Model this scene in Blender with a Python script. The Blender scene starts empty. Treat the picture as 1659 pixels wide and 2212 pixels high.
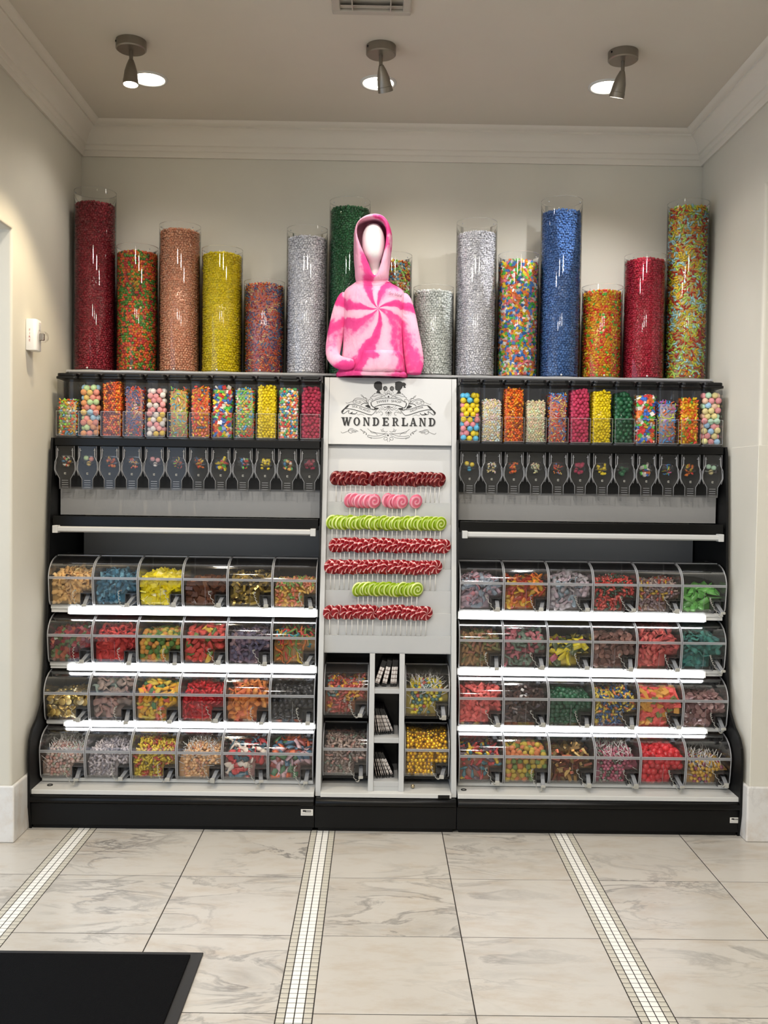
import bpy, bmesh, math, random
import numpy as np
from mathutils import Vector, Matrix

rng = np.random.default_rng(7)
random.seed(7)
sc = bpy.context.scene
col = sc.collection

# ------------------------------------------------------------------ camera
CAM = np.array([-0.0549, -4.0258, 1.5039])
CR = np.array([0.99987924, -0.00695356, 0.01389788])
CU = np.array([-0.01367246, 0.03147862, 0.99941091])
CF = np.array([0.00738695, 0.99948024, -0.03137974])
FPX = 2046.63
cd = bpy.data.cameras.new('camera')
cam = bpy.data.objects.new('camera', cd)
col.objects.link(cam)
cd.sensor_fit = 'HORIZONTAL'
cd.sensor_width = 36.0
cd.lens = FPX / 1659 * 36
cd.clip_start = 0.05
M = Matrix.Identity(4)
for i in range(3):
    M[i][0], M[i][1], M[i][2], M[i][3] = CR[i], CU[i], -CF[i], CAM[i]
cam.matrix_world = M
sc.camera = cam

# ------------------------------------------------------------------ world, exposure
w = bpy.data.worlds.new('daylight_world')
sc.world = w
w.use_nodes = True
bg = w.node_tree.nodes['Background']
bg.inputs[0].default_value = (0.66, 0.80, 1.0, 1)
bg.inputs[1].default_value = 1.15
vs = sc.view_settings
vs.view_transform = 'Standard'
vs.look = 'None'
vs.gamma = 1.0
vs.use_curve_mapping = False
vs.exposure = 0.74
sc.cycles.max_bounces = 6
sc.cycles.diffuse_bounces = 3
sc.cycles.glossy_bounces = 2
sc.cycles.transmission_bounces = 4
sc.cycles.transparent_max_bounces = 12
sc.cycles.use_light_tree = False
sc.cycles.adaptive_threshold = 0.03
sc.cycles.caustics_reflective = False
sc.cycles.caustics_refractive = False

CAN_EMIT = 9.0        # recessed ceiling lights: glow of the diffuser
CAN_WATT = 5.0       # and its beam
CAN_FILL = 48.0  # beam of the added ceiling lights out of view
SPOT_LEFT = 40.0      # warm spotlight on the left wall
SPOT_MID = 11.0       # spotlight on the hoodie
SPOT_RIGHT = 26.0
LED_EMIT = 5.0        # strips under the bins


def ray(px, py):
    return CF + CR * (px - 829.5) / FPX - CU * (py - 1106) / FPX


def at(px, py, Y):
    """World point that stands at depth Y where the photo shows pixel (px, py)."""
    d = ray(px, py)
    return CAM + d * (Y - CAM[1]) / d[1]


# ------------------------------------------------------------------ colours and materials
def L(c):
    c = c / 255.0
    return c / 12.92 if c <= 0.04045 else ((c + 0.055) / 1.055) ** 2.4


def H(s, a=1.0):
    s = s.lstrip('#')
    return (L(int(s[0:2], 16)), L(int(s[2:4], 16)), L(int(s[4:6], 16)), a)


MATS = {}


def newmat(name):
    m = bpy.data.materials.new(name)
    m.use_nodes = True
    MATS[name] = m
    nt = m.node_tree
    p = nt.nodes.get('Principled BSDF')
    return m, nt, p


def pmat(name, color, rough=0.5, metal=0.0, spec=0.5, noise=0.0, nscale=20.0, bump=0.0, bscale=200.0, emit=None, es=0.0):
    m, nt, p = newmat(name)
    c = H(color) if isinstance(color, str) else color
    p.inputs['Base Color'].default_value = c
    p.inputs['Roughness'].default_value = rough
    p.inputs['Metallic'].default_value = metal
    p.inputs['Specular IOR Level'].default_value = spec
    if noise or bump:
        tc = nt.nodes.new('ShaderNodeTexCoord')
    if noise:
        nz = nt.nodes.new('ShaderNodeTexNoise')
        nz.inputs['Scale'].default_value = nscale
        nz.inputs['Detail'].default_value = 4
        nt.links.new(tc.outputs['Object'], nz.inputs['Vector'])
        r = nt.nodes.new('ShaderNodeValToRGB')
        r.color_ramp.elements[0].position = 0.3
        r.color_ramp.elements[1].position = 0.7
        r.color_ramp.elements[0].color = tuple(x * (1 - noise) for x in c[:3]) + (1,)
        r.color_ramp.elements[1].color = tuple(min(1, x * (1 + noise * .5)) for x in c[:3]) + (1,)
        nt.links.new(nz.outputs['Fac'], r.inputs['Fac'])
        nt.links.new(r.outputs['Color'], p.inputs['Base Color'])
    if bump:
        n2 = nt.nodes.new('ShaderNodeTexNoise')
        n2.inputs['Scale'].default_value = bscale
        nt.links.new(tc.outputs['Object'], n2.inputs['Vector'])
        b = nt.nodes.new('ShaderNodeBump')
        b.inputs['Strength'].default_value = bump
        b.inputs['Distance'].default_value = 0.002
        nt.links.new(n2.outputs['Fac'], b.inputs['Height'])
        nt.links.new(b.outputs['Normal'], p.inputs['Normal'])
    if emit:
        p.inputs['Emission Color'].default_value = H(emit)
        p.inputs['Emission Strength'].default_value = es
    return m


def clear_mat(name, tint=0.96, haze=0.03, rough=0.03, fac=1.0, hcol=(0.9, 0.9, 0.92, 1), ior=1.45):
    """Thin clear plastic sheet: see-through, with a mirror-like reflection and a little milky haze."""
    m, nt, p = newmat(name)
    nt.nodes.remove(p)
    out = nt.nodes['Material Output']
    t = nt.nodes.new('ShaderNodeBsdfTransparent')
    t.inputs[0].default_value = (tint, tint, tint, 1)
    d = nt.nodes.new('ShaderNodeBsdfDiffuse')
    d.inputs[0].default_value = hcol
    tl = nt.nodes.new('ShaderNodeBsdfTranslucent')
    tl.inputs[0].default_value = hcol
    m0 = nt.nodes.new('ShaderNodeMixShader')
    m0.inputs[0].default_value = 0.5
    nt.links.new(d.outputs[0], m0.inputs[1])
    nt.links.new(tl.outputs[0], m0.inputs[2])
    m1 = nt.nodes.new('ShaderNodeMixShader')
    m1.inputs[0].default_value = haze
    nt.links.new(t.outputs[0], m1.inputs[1])
    nt.links.new(m0.outputs[0], m1.inputs[2])
    g = nt.nodes.new('ShaderNodeBsdfGlossy')
    g.inputs['Roughness'].default_value = rough
    g.inputs['Color'].default_value = (1, 1, 1, 1)
    f = nt.nodes.new('ShaderNodeFresnel')
    f.inputs['IOR'].default_value = ior
    mm = nt.nodes.new('ShaderNodeMath')
    mm.operation = 'MULTIPLY'
    mm.inputs[1].default_value = fac
    mm.use_clamp = True
    nt.links.new(f.outputs[0], mm.inputs[0])
    m2 = nt.nodes.new('ShaderNodeMixShader')
    nt.links.new(mm.outputs[0], m2.inputs[0])
    nt.links.new(m1.outputs[0], m2.inputs[1])
    nt.links.new(g.outputs[0], m2.inputs[2])
    nt.links.new(m2.outputs[0], out.inputs['Surface'])
    return m


def candy_mat(name, rough, metal=0.0, spec=0.5, bump=0.0, coat=0.0):
    """Colour: the object's own colour, except where the mesh carries a fixed colour (alpha 1)."""
    m, nt, p = newmat(name)
    oi = nt.nodes.new('ShaderNodeObjectInfo')
    at_ = nt.nodes.new('ShaderNodeAttribute')
    at_.attribute_name = 'Col'
    mx = nt.nodes.new('ShaderNodeMix')
    mx.data_type = 'RGBA'
    nt.links.new(at_.outputs['Alpha'], mx.inputs[0])
    nt.links.new(oi.outputs['Color'], mx.inputs[6])
    nt.links.new(at_.outputs['Color'], mx.inputs[7])
    nt.links.new(mx.outputs[2], p.inputs['Base Color'])
    p.inputs['Roughness'].default_value = rough
    p.inputs['Metallic'].default_value = metal
    p.inputs['Specular IOR Level'].default_value = spec
    p.inputs['Coat Weight'].default_value = coat
    if bump:
        tc = nt.nodes.new('ShaderNodeTexCoord')
        n2 = nt.nodes.new('ShaderNodeTexNoise')
        n2.inputs['Scale'].default_value = 900
        nt.links.new(tc.outputs['Object'], n2.inputs['Vector'])
        b = nt.nodes.new('ShaderNodeBump')
        b.inputs['Strength'].default_value = bump
        b.inputs['Distance'].default_value = 0.001
        nt.links.new(n2.outputs['Fac'], b.inputs['Height'])
        nt.links.new(b.outputs['Normal'], p.inputs['Normal'])
    return m


def emit_mat(name, color, strength):
    m, nt, p = newmat(name)
    nt.nodes.remove(p)
    e = nt.nodes.new('ShaderNodeEmission')
    e.inputs[0].default_value = color
    e.inputs[1].default_value = strength
    nt.links.new(e.outputs[0], nt.nodes['Material Output'].inputs['Surface'])
    return m


def math_node(nt, op, a, b=None, c=None):
    n = nt.nodes.new('ShaderNodeMath')
    n.operation = op
    for i, v in enumerate((a, b, c)):
        if v is None:
            continue
        if isinstance(v, (int, float)):
            n.inputs[i].default_value = v
        else:
            nt.links.new(v, n.inputs[i])
    return n.outputs[0]


def ramp_node(nt, fac, stops):
    r = nt.nodes.new('ShaderNodeValToRGB')
    el = r.color_ramp.elements
    while len(el) < len(stops):
        el.new(0.5)
    for e, (pos, c) in zip(el, stops):
        e.position = pos
        e.color = c
    nt.links.new(fac, r.inputs['Fac'])
    return r.outputs['Color']


def marble_mat(name, base='#c6c1b8', vein='#676461', warm='#bbb0a1', rough=0.28, scale=1.0):
    m, nt, p = newmat(name)
    tc = nt.nodes.new('ShaderNodeTexCoord')
    oi = nt.nodes.new('ShaderNodeObjectInfo')
    cv = nt.nodes.new('ShaderNodeCombineXYZ')
    s = math_node(nt, 'MULTIPLY', oi.outputs['Random'], 37.0)
    for i in range(3):
        nt.links.new(s, cv.inputs[i])
    va = nt.nodes.new('ShaderNodeVectorMath')
    va.operation = 'ADD'
    nt.links.new(tc.outputs['Object'], va.inputs[0])
    nt.links.new(cv.outputs[0], va.inputs[1])
    mp = nt.nodes.new('ShaderNodeMapping')
    mp.inputs['Rotation'].default_value = (0, 0, 0.7)
    mp.inputs['Scale'].default_value = (scale, scale * 2.6, scale)
    nt.links.new(va.outputs[0], mp.inputs['Vector'])
    n1 = nt.nodes.new('ShaderNodeTexNoise')
    n1.inputs['Scale'].default_value = 2.2
    n1.inputs['Detail'].default_value = 8
    n1.inputs['Roughness'].default_value = 0.62
    n1.inputs['Distortion'].default_value = 0.9
    nt.links.new(mp.outputs[0], n1.inputs['Vector'])
    v = math_node(nt, 'ABSOLUTE', math_node(nt, 'SUBTRACT', n1.outputs['Fac'], 0.5))
    thin = math_node(nt, 'SUBTRACT', 1.0, math_node(nt, 'MULTIPLY', v, 26.0))
    thin = math_node(nt, 'MAXIMUM', thin, 0.0)
    n2 = nt.nodes.new('ShaderNodeTexNoise')
    n2.inputs['Scale'].default_value = 1.7
    n2.inputs['Detail'].default_value = 5
    nt.links.new(va.outputs[0], n2.inputs['Vector'])
    msk = math_node(nt, 'MULTIPLY', math_node(nt, 'SUBTRACT', n2.outputs['Fac'], 0.40), 3.2)
    mskn = nt.nodes.new('ShaderNodeClamp')
    nt.links.new(msk, mskn.inputs[0])
    vf = math_node(nt, 'MULTIPLY', math_node(nt, 'MULTIPLY', thin, mskn.outputs[0]), 0.85)
    n3 = nt.nodes.new('ShaderNodeTexNoise')
    n3.inputs['Scale'].default_value = 5.0
    n3.inputs['Detail'].default_value = 9
    n3.inputs['Roughness'].default_value = 0.7
    nt.links.new(mp.outputs[0], n3.inputs['Vector'])
    cloud = ramp_node(nt, n3.outputs['Fac'], [(0.30, H(warm)), (0.52, H(base)), (0.80, H(base))])
    gr = math_node(nt, 'MULTIPLY', math_node(nt, 'MAXIMUM', math_node(nt, 'SUBTRACT', n1.outputs['Fac'], 0.50), 0.0), math_node(nt, 'MULTIPLY', mskn.outputs[0], 2.4))
    tot = math_node(nt, 'MINIMUM', math_node(nt, 'ADD', vf, gr), 0.9)
    mx = nt.nodes.new('ShaderNodeMix')
    mx.data_type = 'RGBA'
    nt.links.new(tot, mx.inputs[0])
    nt.links.new(cloud, mx.inputs[6])
    mx.inputs[7].default_value = H(vein)
    nt.links.new(mx.outputs[2], p.inputs['Base Color'])
    p.inputs['Roughness'].default_value = rough
    return m


def swirl_mat(name, stops, arms, twist, wob=0.6, concentric=False):
    """Hard-candy swirl about the lollipop's own axis (local Y)."""
    m, nt, p = newmat(name)
    tc = nt.nodes.new('ShaderNodeTexCoord')
    sp = nt.nodes.new('ShaderNodeSeparateXYZ')
    nt.links.new(tc.outputs['Object'], sp.inputs[0])
    ang = math_node(nt, 'ARCTAN2', sp.outputs[0], sp.outputs[2])
    r2 = math_node(nt, 'ADD', math_node(nt, 'MULTIPLY', sp.outputs[0], sp.outputs[0]), math_node(nt, 'MULTIPLY', sp.outputs[2], sp.outputs[2]))
    rr = math_node(nt, 'SQRT', r2)
    nz = nt.nodes.new('ShaderNodeTexNoise')
    nz.inputs['Scale'].default_value = 45
    nt.links.new(tc.outputs['Object'], nz.inputs['Vector'])
    oi = nt.nodes.new('ShaderNodeObjectInfo')
    ph = math_node(nt, 'ADD', math_node(nt, 'MULTIPLY', ang, float(arms)), math_node(nt, 'MULTIPLY', rr, twist))
    ph = math_node(nt, 'ADD', ph, math_node(nt, 'MULTIPLY', nz.outputs['Fac'], wob))
    ph = math_node(nt, 'ADD', ph, math_node(nt, 'MULTIPLY', oi.outputs['Random'], 6.3))
    f = math_node(nt, 'ADD', math_node(nt, 'MULTIPLY', math_node(nt, 'SINE', ph), 0.5), 0.5)
    c = ramp_node(nt, f, stops)
    nt.links.new(c, p.inputs['Base Color'])
    p.inputs['Roughness'].default_value = 0.22
    b = nt.nodes.new('ShaderNodeBump')
    b.inputs['Strength'].default_value = 0.5
    b.inputs['Distance'].default_value = 0.003
    nt.links.new(f, b.inputs['Height'])
    nt.links.new(b.outputs['Normal'], p.inputs['Normal'])
    return m


def tiedye_mat(name, cx, cz):
    m, nt, p = newmat(name)
    tc = nt.nodes.new('ShaderNodeTexCoord')
    nz = nt.nodes.new('ShaderNodeTexNoise')
    nz.inputs['Scale'].default_value = 9
    nz.inputs['Detail'].default_value = 5
    nt.links.new(tc.outputs['Object'], nz.inputs['Vector'])
    n2 = nt.nodes.new('ShaderNodeTexNoise')
    n2.inputs['Scale'].default_value = 45
    n2.inputs['Detail'].default_value = 4
    nt.links.new(tc.outputs['Object'], n2.inputs['Vector'])
    sp = nt.nodes.new('ShaderNodeSeparateXYZ')
    nt.links.new(tc.outputs['Object'], sp.inputs[0])
    dx = math_node(nt, 'SUBTRACT', sp.outputs[0], cx)
    dz = math_node(nt, 'SUBTRACT', sp.outputs[2], cz)
    ang = math_node(nt, 'ARCTAN2', dx, dz)
    r = math_node(nt, 'SQRT', math_node(nt, 'ADD', math_node(nt, 'MULTIPLY', dx, dx), math_node(nt, 'MULTIPLY', dz, dz)))
    bend = math_node(nt, 'ADD', ang, math_node(nt, 'MULTIPLY', math_node(nt, 'SQRT', r), -2.0))
    bend = math_node(nt, 'ADD', bend, math_node(nt, 'MULTIPLY', nz.outputs['Fac'], 0.9))
    s1 = math_node(nt, 'SINE', math_node(nt, 'MULTIPLY', bend, 7.0))
    s2 = math_node(nt, 'SINE', math_node(nt, 'ADD', math_node(nt, 'MULTIPLY', bend, 11.0), 1.3))
    f = math_node(nt, 'ADD', math_node(nt, 'MULTIPLY', s1, 0.34), math_node(nt, 'MULTIPLY', s2, 0.20))
    f = math_node(nt, 'ADD', f, math_node(nt, 'MULTIPLY', n2.outputs['Fac'], 0.45))
    f = math_node(nt, 'ADD', f, 0.24)
    c = ramp_node(nt, f, [(0.0, H('#efb4c8')), (0.40, H('#eca2bd')), (0.52, H('#e47ba6')), (0.62, H('#df4f8c')), (1.0, H('#d63c7f'))])
    nt.links.new(c, p.inputs['Base Color'])
    p.inputs['Roughness'].default_value = 0.95
    p.inputs['Specular IOR Level'].default_value = 0.1
    n3 = nt.nodes.new('ShaderNodeTexNoise')
    n3.inputs['Scale'].default_value = 420
    nt.links.new(tc.outputs['Object'], n3.inputs['Vector'])
    n4 = nt.nodes.new('ShaderNodeTexNoise')
    n4.inputs['Scale'].default_value = 13
    n4.inputs['Detail'].default_value = 2
    n4.inputs['Distortion'].default_value = 1.2
    mp = nt.nodes.new('ShaderNodeMapping')
    mp.inputs['Scale'].default_value = (1.6, 1.0, 0.7)
    nt.links.new(tc.outputs['Object'], mp.inputs['Vector'])
    nt.links.new(mp.outputs[0], n4.inputs['Vector'])
    hgt = math_node(nt, 'ADD', math_node(nt, 'MULTIPLY', n4.outputs['Fac'], 9.0), n3.outputs['Fac'])
    b = nt.nodes.new('ShaderNodeBump')
    b.inputs['Strength'].default_value = 0.45
    b.inputs['Distance'].default_value = 0.002
    nt.links.new(hgt, b.inputs['Height'])
    nt.links.new(b.outputs['Normal'], p.inputs['Normal'])
    return m


def plaid_mat(name):
    m, nt, p = newmat(name)
    tc = nt.nodes.new('ShaderNodeTexCoord')
    sp = nt.nodes.new('ShaderNodeSeparateXYZ')
    nt.links.new(tc.outputs['Object'], sp.inputs[0])
    a = math_node(nt, 'PINGPONG', math_node(nt, 'ADD', sp.outputs[2], 0.0), 0.009)
    a = math_node(nt, 'LESS_THAN', a, 0.0026)
    b = math_node(nt, 'PINGPONG', math_node(nt, 'ADD', sp.outputs[0], 0.0), 0.005)
    b = math_node(nt, 'LESS_THAN', b, 0.0012)
    s = math_node(nt, 'MULTIPLY', math_node(nt, 'ADD', a, b), 0.5)
    c = ramp_node(nt, s, [(0.0, H('#d9d4cf')), (0.5, H('#8d807a')), (1.0, H('#4c3f3b'))])
    nt.links.new(c, p.inputs['Base Color'])
    p.inputs['Roughness'].default_value = 0.5
    return m


pmat('wall_paint', '#d2cec1', 0.85, noise=0.03, nscale=3, bump=0.08, bscale=350)
pmat('ceiling_paint', '#cfc8bb', 0.9, noise=0.02, nscale=3)
pmat('crown_paint', '#dcd6ca', 0.6)
marble_mat('marble_floor')
marble_mat('marble_base', base='#dcdad6', vein='#8d8b89', warm='#cfc6bb', scale=2.0)
pmat('grout_dark', '#2b2622', 0.9)
pmat('mosaic_white', '#f3f1ea', 0.3, noise=0.05, nscale=15)
pmat('mosaic_grey', '#cbc6b8', 0.35, noise=0.18, nscale=18)
pmat('mat_pile', '#0b0b0c', 1.0, spec=0.1, bump=1.0, bscale=260)
pmat('mat_rubber', '#171717', 0.55)
pmat('black_metal', '#070707', 0.5, spec=0.25)
pmat('black_gloss', '#060606', 0.3, spec=0.25)
pmat('black_plastic', '#0a0a0b', 0.3, spec=0.35)
pmat('white_laminate', '#b6b7b6', 0.35, noise=0.015, nscale=4)
pmat('white_enamel', '#cfcfcb', 0.25)
pmat('board_grey', '#8a8987', 0.6, noise=0.03, nscale=3)
pmat('bar_white', '#bdbdbb', 0.4)
pmat('satin_nickel', '#8d867c', 0.38, metal=0.9)
pmat('alarm_white', '#e6e4e0', 0.35)
pmat('red_print', '#a02020', 0.6)
pmat('black_print', '#0a0a0a', 0.6)
pmat('grey_print', '#8d8d8d', 0.6)
pmat('sticker_paper', '#dedbd3', 0.6)
pmat('mannequin_white', '#eeeeec', 0.12, spec=0.6)
pmat('grey_tong', '#85878a', 0.4)
pmat('cord_grey', '#a7a59c', 0.4)
pmat('dark_board', '#3a3a3c', 0.6)
pmat('vent_paint', '#b7b0a4', 0.6)
pmat('dark_hole', '#050505', 0.9)
pmat('stick_paper', '#e4e0d8', 0.6)
pmat('embroidery', '#5a3a55', 0.8)
pmat('bag_black', '#0d0c0c', 0.4)
plaid_mat('bag_plaid')
clear_mat('clear_tube', tint=0.992, haze=0.002, rough=0.02, fac=0.9)
clear_mat('clear_bin', tint=0.985, haze=0.005, rough=0.06, fac=0.6)
clear_mat('clear_disp', tint=0.988, haze=0.004, rough=0.04, fac=0.5)
clear_mat('clear_edge', tint=0.92, haze=0.42, rough=0.08, fac=1.6)
clear_mat('clear_lip', tint=0.95, haze=0.70, rough=0.08, fac=1.4)
clear_mat('clear_side', tint=0.97, haze=0.05, rough=0.06, fac=0.6)
clear_mat('clear_lid', tint=0.985, haze=0.009, rough=0.05, fac=0.7)
clear_mat('clear_rim', tint=0.97, haze=0.10, rough=0.05, fac=0.5)
clear_mat('clear_smoke', tint=0.55, haze=0.20, rough=0.10, fac=1.2, hcol=(0.5, 0.5, 0.52, 1))
clear_mat('clear_chute', tint=0.93, haze=0.025, rough=0.06, fac=0.9)
candy_mat('candy_gloss', 0.2, coat=0.0)
candy_mat('candy_sugar', 0.75, bump=0.6)
candy_mat('candy_foil', 0.28, metal=0.75)
candy_mat('candy_wrap', 0.2, spec=0.8)
candy_mat('candy_pearl', 0.22, metal=0.15, spec=0.7)
emit_mat('can_glow', (1.0, 0.93, 0.80, 1), CAN_EMIT)
emit_mat('spot_glow_warm', (1.0, 0.90, 0.68, 1), 30.0)
emit_mat('spot_glow', (1.0, 0.97, 0.92, 1), 14.0)
emit_mat('bar_glow', (0.97, 0.97, 1.0, 1), 3.0)
emit_mat('led_glow', (0.96, 0.97, 1.0, 1), LED_EMIT)
swirl_mat('swirl_dark', [(0, H('#54080d')), (0.72, H('#6c0d13')), (0.93, H('#7d1d21')), (1.0, H('#b88079'))], 4, 170, 3.0)
swirl_mat('swirl_pink', [(0, H('#cf5f78')), (0.6, H('#d9748c')), (1.0, H('#e6a3b3'))], 1, 330)
swirl_mat('swirl_lime', [(0, H('#7f9a10')), (0.55, H('#98b526')), (1.0, H('#dbe69a'))], 1, 420)
swirl_mat('swirl_red', [(0, H('#7c0914')), (0.6, H('#97121f')), (0.86, H('#a8323a')), (1.0, H('#efc9c4'))], 6, 150, 4.0)
# the hoodie's dye starts from a point on the chest (hoodie-local coordinates)
tiedye_mat('tie_dye', 0.012, 0.305)

# ------------------------------------------------------------------ mesh helpers
def make_mesh(name, verts, faces, mat=None, smooth=False):
    me = bpy.data.meshes.new(name)
    me.from_pydata([tuple(map(float, v)) for v in verts], [], faces)
    if mat:
        me.materials.append(MATS[mat])
    if smooth:
        me.shade_smooth()
    me.update()
    return me


def link(name, me, parent=None, loc=(0, 0, 0), rot=None):
    o = bpy.data.objects.new(name, me)
    col.objects.link(o)
    if parent is not None:
        o.parent = parent
    o.location = loc
    if rot is not None:
        o.rotation_euler = rot
    return o


def tag(o, label=None, cat=None, group=None, kind=None):
    if label:
        o['label'] = label
    if cat:
        o['category'] = cat
    if group:
        o['group'] = group
    if kind:
        o['kind'] = kind
    return o


def thing(name, label, cat, loc=(0, 0, 0), rot=(0, 0, 0), group=None):
    o = bpy.data.objects.new(name, None)
    o.empty_display_size = 0.05
    col.objects.link(o)
    o.location = loc
    o.rotation_euler = rot
    return tag(o, label, cat, group)


class MB:
    """Collects verts and faces of one part."""

    def __init__(self):
        self.v, self.f = [], []

    def add(self, v, f):
        k = len(self.v)
        self.v += [tuple(map(float, x)) for x in v]
        self.f += [tuple(i + k for i in q) for q in f]
        return self

    def box(self, x0, x1, y0, y1, z0, z1):
        v = [(x, y, z) for z in (z0, z1) for y in (y0, y1) for x in (x0, x1)]
        f = [(0, 2, 3, 1), (4, 5, 7, 6), (0, 1, 5, 4), (2, 6, 7, 3), (0, 4, 6, 2), (1, 3, 7, 5)]
        return self.add(v, f)

    def prism_x(self, poly, x0, x1):
        n = len(poly)
        v = [(x0, a, b) for a, b in poly] + [(x1, a, b) for a, b in poly]
        f = [tuple(range(n)), tuple(range(2 * n - 1, n - 1, -1))]
        f += [(i, i + n, (i + 1) % n + n, (i + 1) % n) for i in range(n)]
        return self.add(v, f)

    def prism_z(self, poly, z0, z1):
        n = len(poly)
        v = [(a, b, z0) for a, b in poly] + [(a, b, z1) for a, b in poly]
        f = [tuple(reversed(range(n))), tuple(range(n, 2 * n))]
        f += [(i, (i + 1) % n, (i + 1) % n + n, i + n) for i in range(n)]
        return self.add(v, f)

    def sheet_x(self, path, x0, x1, t=0.0025):
        """A bent sheet: a (y, z) path swept along X, with thickness t."""
        P = np.array(path, float)
        d = np.gradient(P, axis=0)
        n = np.stack([d[:, 1], -d[:, 0]], 1)
        n /= np.maximum(np.linalg.norm(n, axis=1, keepdims=True), 1e-9)
        poly = [tuple(q) for q in P] + [tuple(q) for q in (P - n * t)[::-1]]
        return self.ribbon(poly, len(P), x0, x1)

    def ribbon(self, poly, k, x0, x1):
        n = len(poly)
        v = [(x0, a, b) for a, b in poly] + [(x1, a, b) for a, b in poly]
        f = [(i, i + n, (i + 1) % n + n, (i + 1) % n) for i in range(n)]
        for s, off in ((1, 0), (-1, n)):
            for i in range(k - 1):
                q = (i + off, i + 1 + off, n - 2 - i + off, n - 1 - i + off)
                f.append(q if s > 0 else q[::-1])
        return self.add(v, f)

    def lathe(self, prof, seg=32, c=(0, 0, 0), cap0=False, cap1=False):
        v, f = [], []
        for r, z in prof:
            for i in range(seg):
                a = 2 * math.pi * i / seg
                v.append((c[0] + r * math.cos(a), c[1] + r * math.sin(a), c[2] + z))
        m = len(prof)
        for j in range(m - 1):
            for i in range(seg):
                f.append((j * seg + i, j * seg + (i + 1) % seg, (j + 1) * seg + (i + 1) % seg, (j + 1) * seg + i))
        if cap0:
            f.append(tuple(reversed(range(seg))))
        if cap1:
            f.append(tuple(range((m - 1) * seg, m * seg)))
        return self.add(v, f)

    def tube(self, pts, r, seg=6, cap=True):
        P = [Vector(p) for p in pts]
        R = r if hasattr(r, '__len__') else [r] * len(P)
        v, f = [], []
        up = None
        for i, p in enumerate(P):
            d = (P[min(i + 1, len(P) - 1)] - P[max(i - 1, 0)])
            d = d.normalized() if d.length > 1e-9 else Vector((0, 0, 1))
            if up is None:
                up = d.orthogonal().normalized()
            up = (up - d * up.dot(d))
            up = up.normalized() if up.length > 1e-6 else d.orthogonal().normalized()
            s = d.cross(up)
            for k in range(seg):
                a = 2 * math.pi * k / seg
                v.append(p + (up * math.cos(a) + s * math.sin(a)) * R[i])
        for i in range(len(P) - 1):
            for k in range(seg):
                f.append((i * seg + k, i * seg + (k + 1) % seg, (i + 1) * seg + (k + 1) % seg, (i + 1) * seg + k))
        if cap:
            f.append(tuple(reversed(range(seg))))
            f.append(tuple(range((len(P) - 1) * seg, len(P) * seg)))
        return self.add(v, f)

    def mesh(self, name, mat, smooth=False, bev=0.0, seg=2, angle=None):
        me = make_mesh(name, self.v, self.f, mat, smooth and angle is None)
        bm = bmesh.new()
        bm.from_mesh(me)
        bmesh.ops.recalc_face_normals(bm, faces=bm.faces)
        if bev:
            es = [e for e in bm.edges if e.is_manifold and e.calc_face_angle(0) > 0.6]
            bmesh.ops.bevel(bm, geom=es, offset=bev, segments=seg, profile=0.5, affect='EDGES', clamp_overlap=True)
        bm.to_mesh(me)
        bm.free()
        if angle is not None:
            me.shade_smooth()
            me.set_sharp_from_angle(angle=angle)
        me.update()
        return me

    def build(self, name, mat, parent=None, smooth=False, bev=0.0, seg=2, angle=None, loc=(0, 0, 0)):
        return link(name, self.mesh(name, mat, smooth, bev, seg, angle), parent, loc)


def interp(path, n):
    """Resample a polyline to n points by length."""
    P = np.array(path, float)
    d = np.r_[0, np.cumsum(np.linalg.norm(np.diff(P, axis=0), axis=1))]
    t = np.linspace(0, d[-1], n)
    return np.stack([np.interp(t, d, P[:, k]) for k in range(P.shape[1])], 1)


def catmull(pts, n=8, closed=False):
    P = [np.array(p, float) for p in pts]
    out = []
    m = len(P)
    rngs = range(m if closed else m - 1)
    for i in rngs:
        g = (lambda k: P[k % m]) if closed else (lambda k: P[min(max(k, 0), m - 1)])
        p0, p1, p2, p3 = g(i - 1), g(i), g(i + 1), g(i + 2)
        for j in range(n):
            t = j / n
            out.append(0.5 * ((2 * p1) + (-p0 + p2) * t + (2 * p0 - 5 * p1 + 4 * p2 - p3) * t * t + (-p0 + 3 * p1 - 3 * p2 + p3) * t ** 3))
    if not closed:
        out.append(P[-1])
    return out


# ------------------------------------------------------------------ candy shapes (unit size, about 1 across)
def sh_sphere(nu=6, nv=4, s=(1, 1, 1)):
    v = [(0, 0, -.5)]
    for j in range(1, nv):
        ph = math.pi * j / nv
        for i in range(nu):
            a = 2 * math.pi * i / nu
            v.append((.5 * math.sin(ph) * math.cos(a), .5 * math.sin(ph) * math.sin(a), -.5 * math.cos(ph)))
    v.append((0, 0, .5))
    f = []
    for i in range(nu):
        f.append((0, 1 + (i + 1) % nu, 1 + i))
        k = 1 + (nv - 2) * nu
        f.append((k + i, k + (i + 1) % nu, len(v) - 1))
    for j in range(nv - 2):
        for i in range(nu):
            a, b = 1 + j * nu + i, 1 + j * nu + (i + 1) % nu
            f.append((a, b, b + nu, a + nu))
    return np.array(v) * np.array(s), f, None


def sh_box(s=(1, 1, 1)):
    v, f = [], []
    for ax in range(3):
        for sg in (-1, 1):
            o = [(a, b) for a, b in ((-.5, -.5), (.5, -.5), (.5, .5), (-.5, .5))]
            q = []
            for a, b in o:
                p = [0, 0, 0]
                p[ax] = .5 * sg
                p[(ax + 1) % 3] = a
                p[(ax + 2) % 3] = b
                q.append(p)
            k = len(v)
            v += q
            f.append((k, k + 1, k + 2, k + 3) if sg > 0 else (k + 3, k + 2, k + 1, k))
    return np.array(v) * np.array(s), f, None


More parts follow.
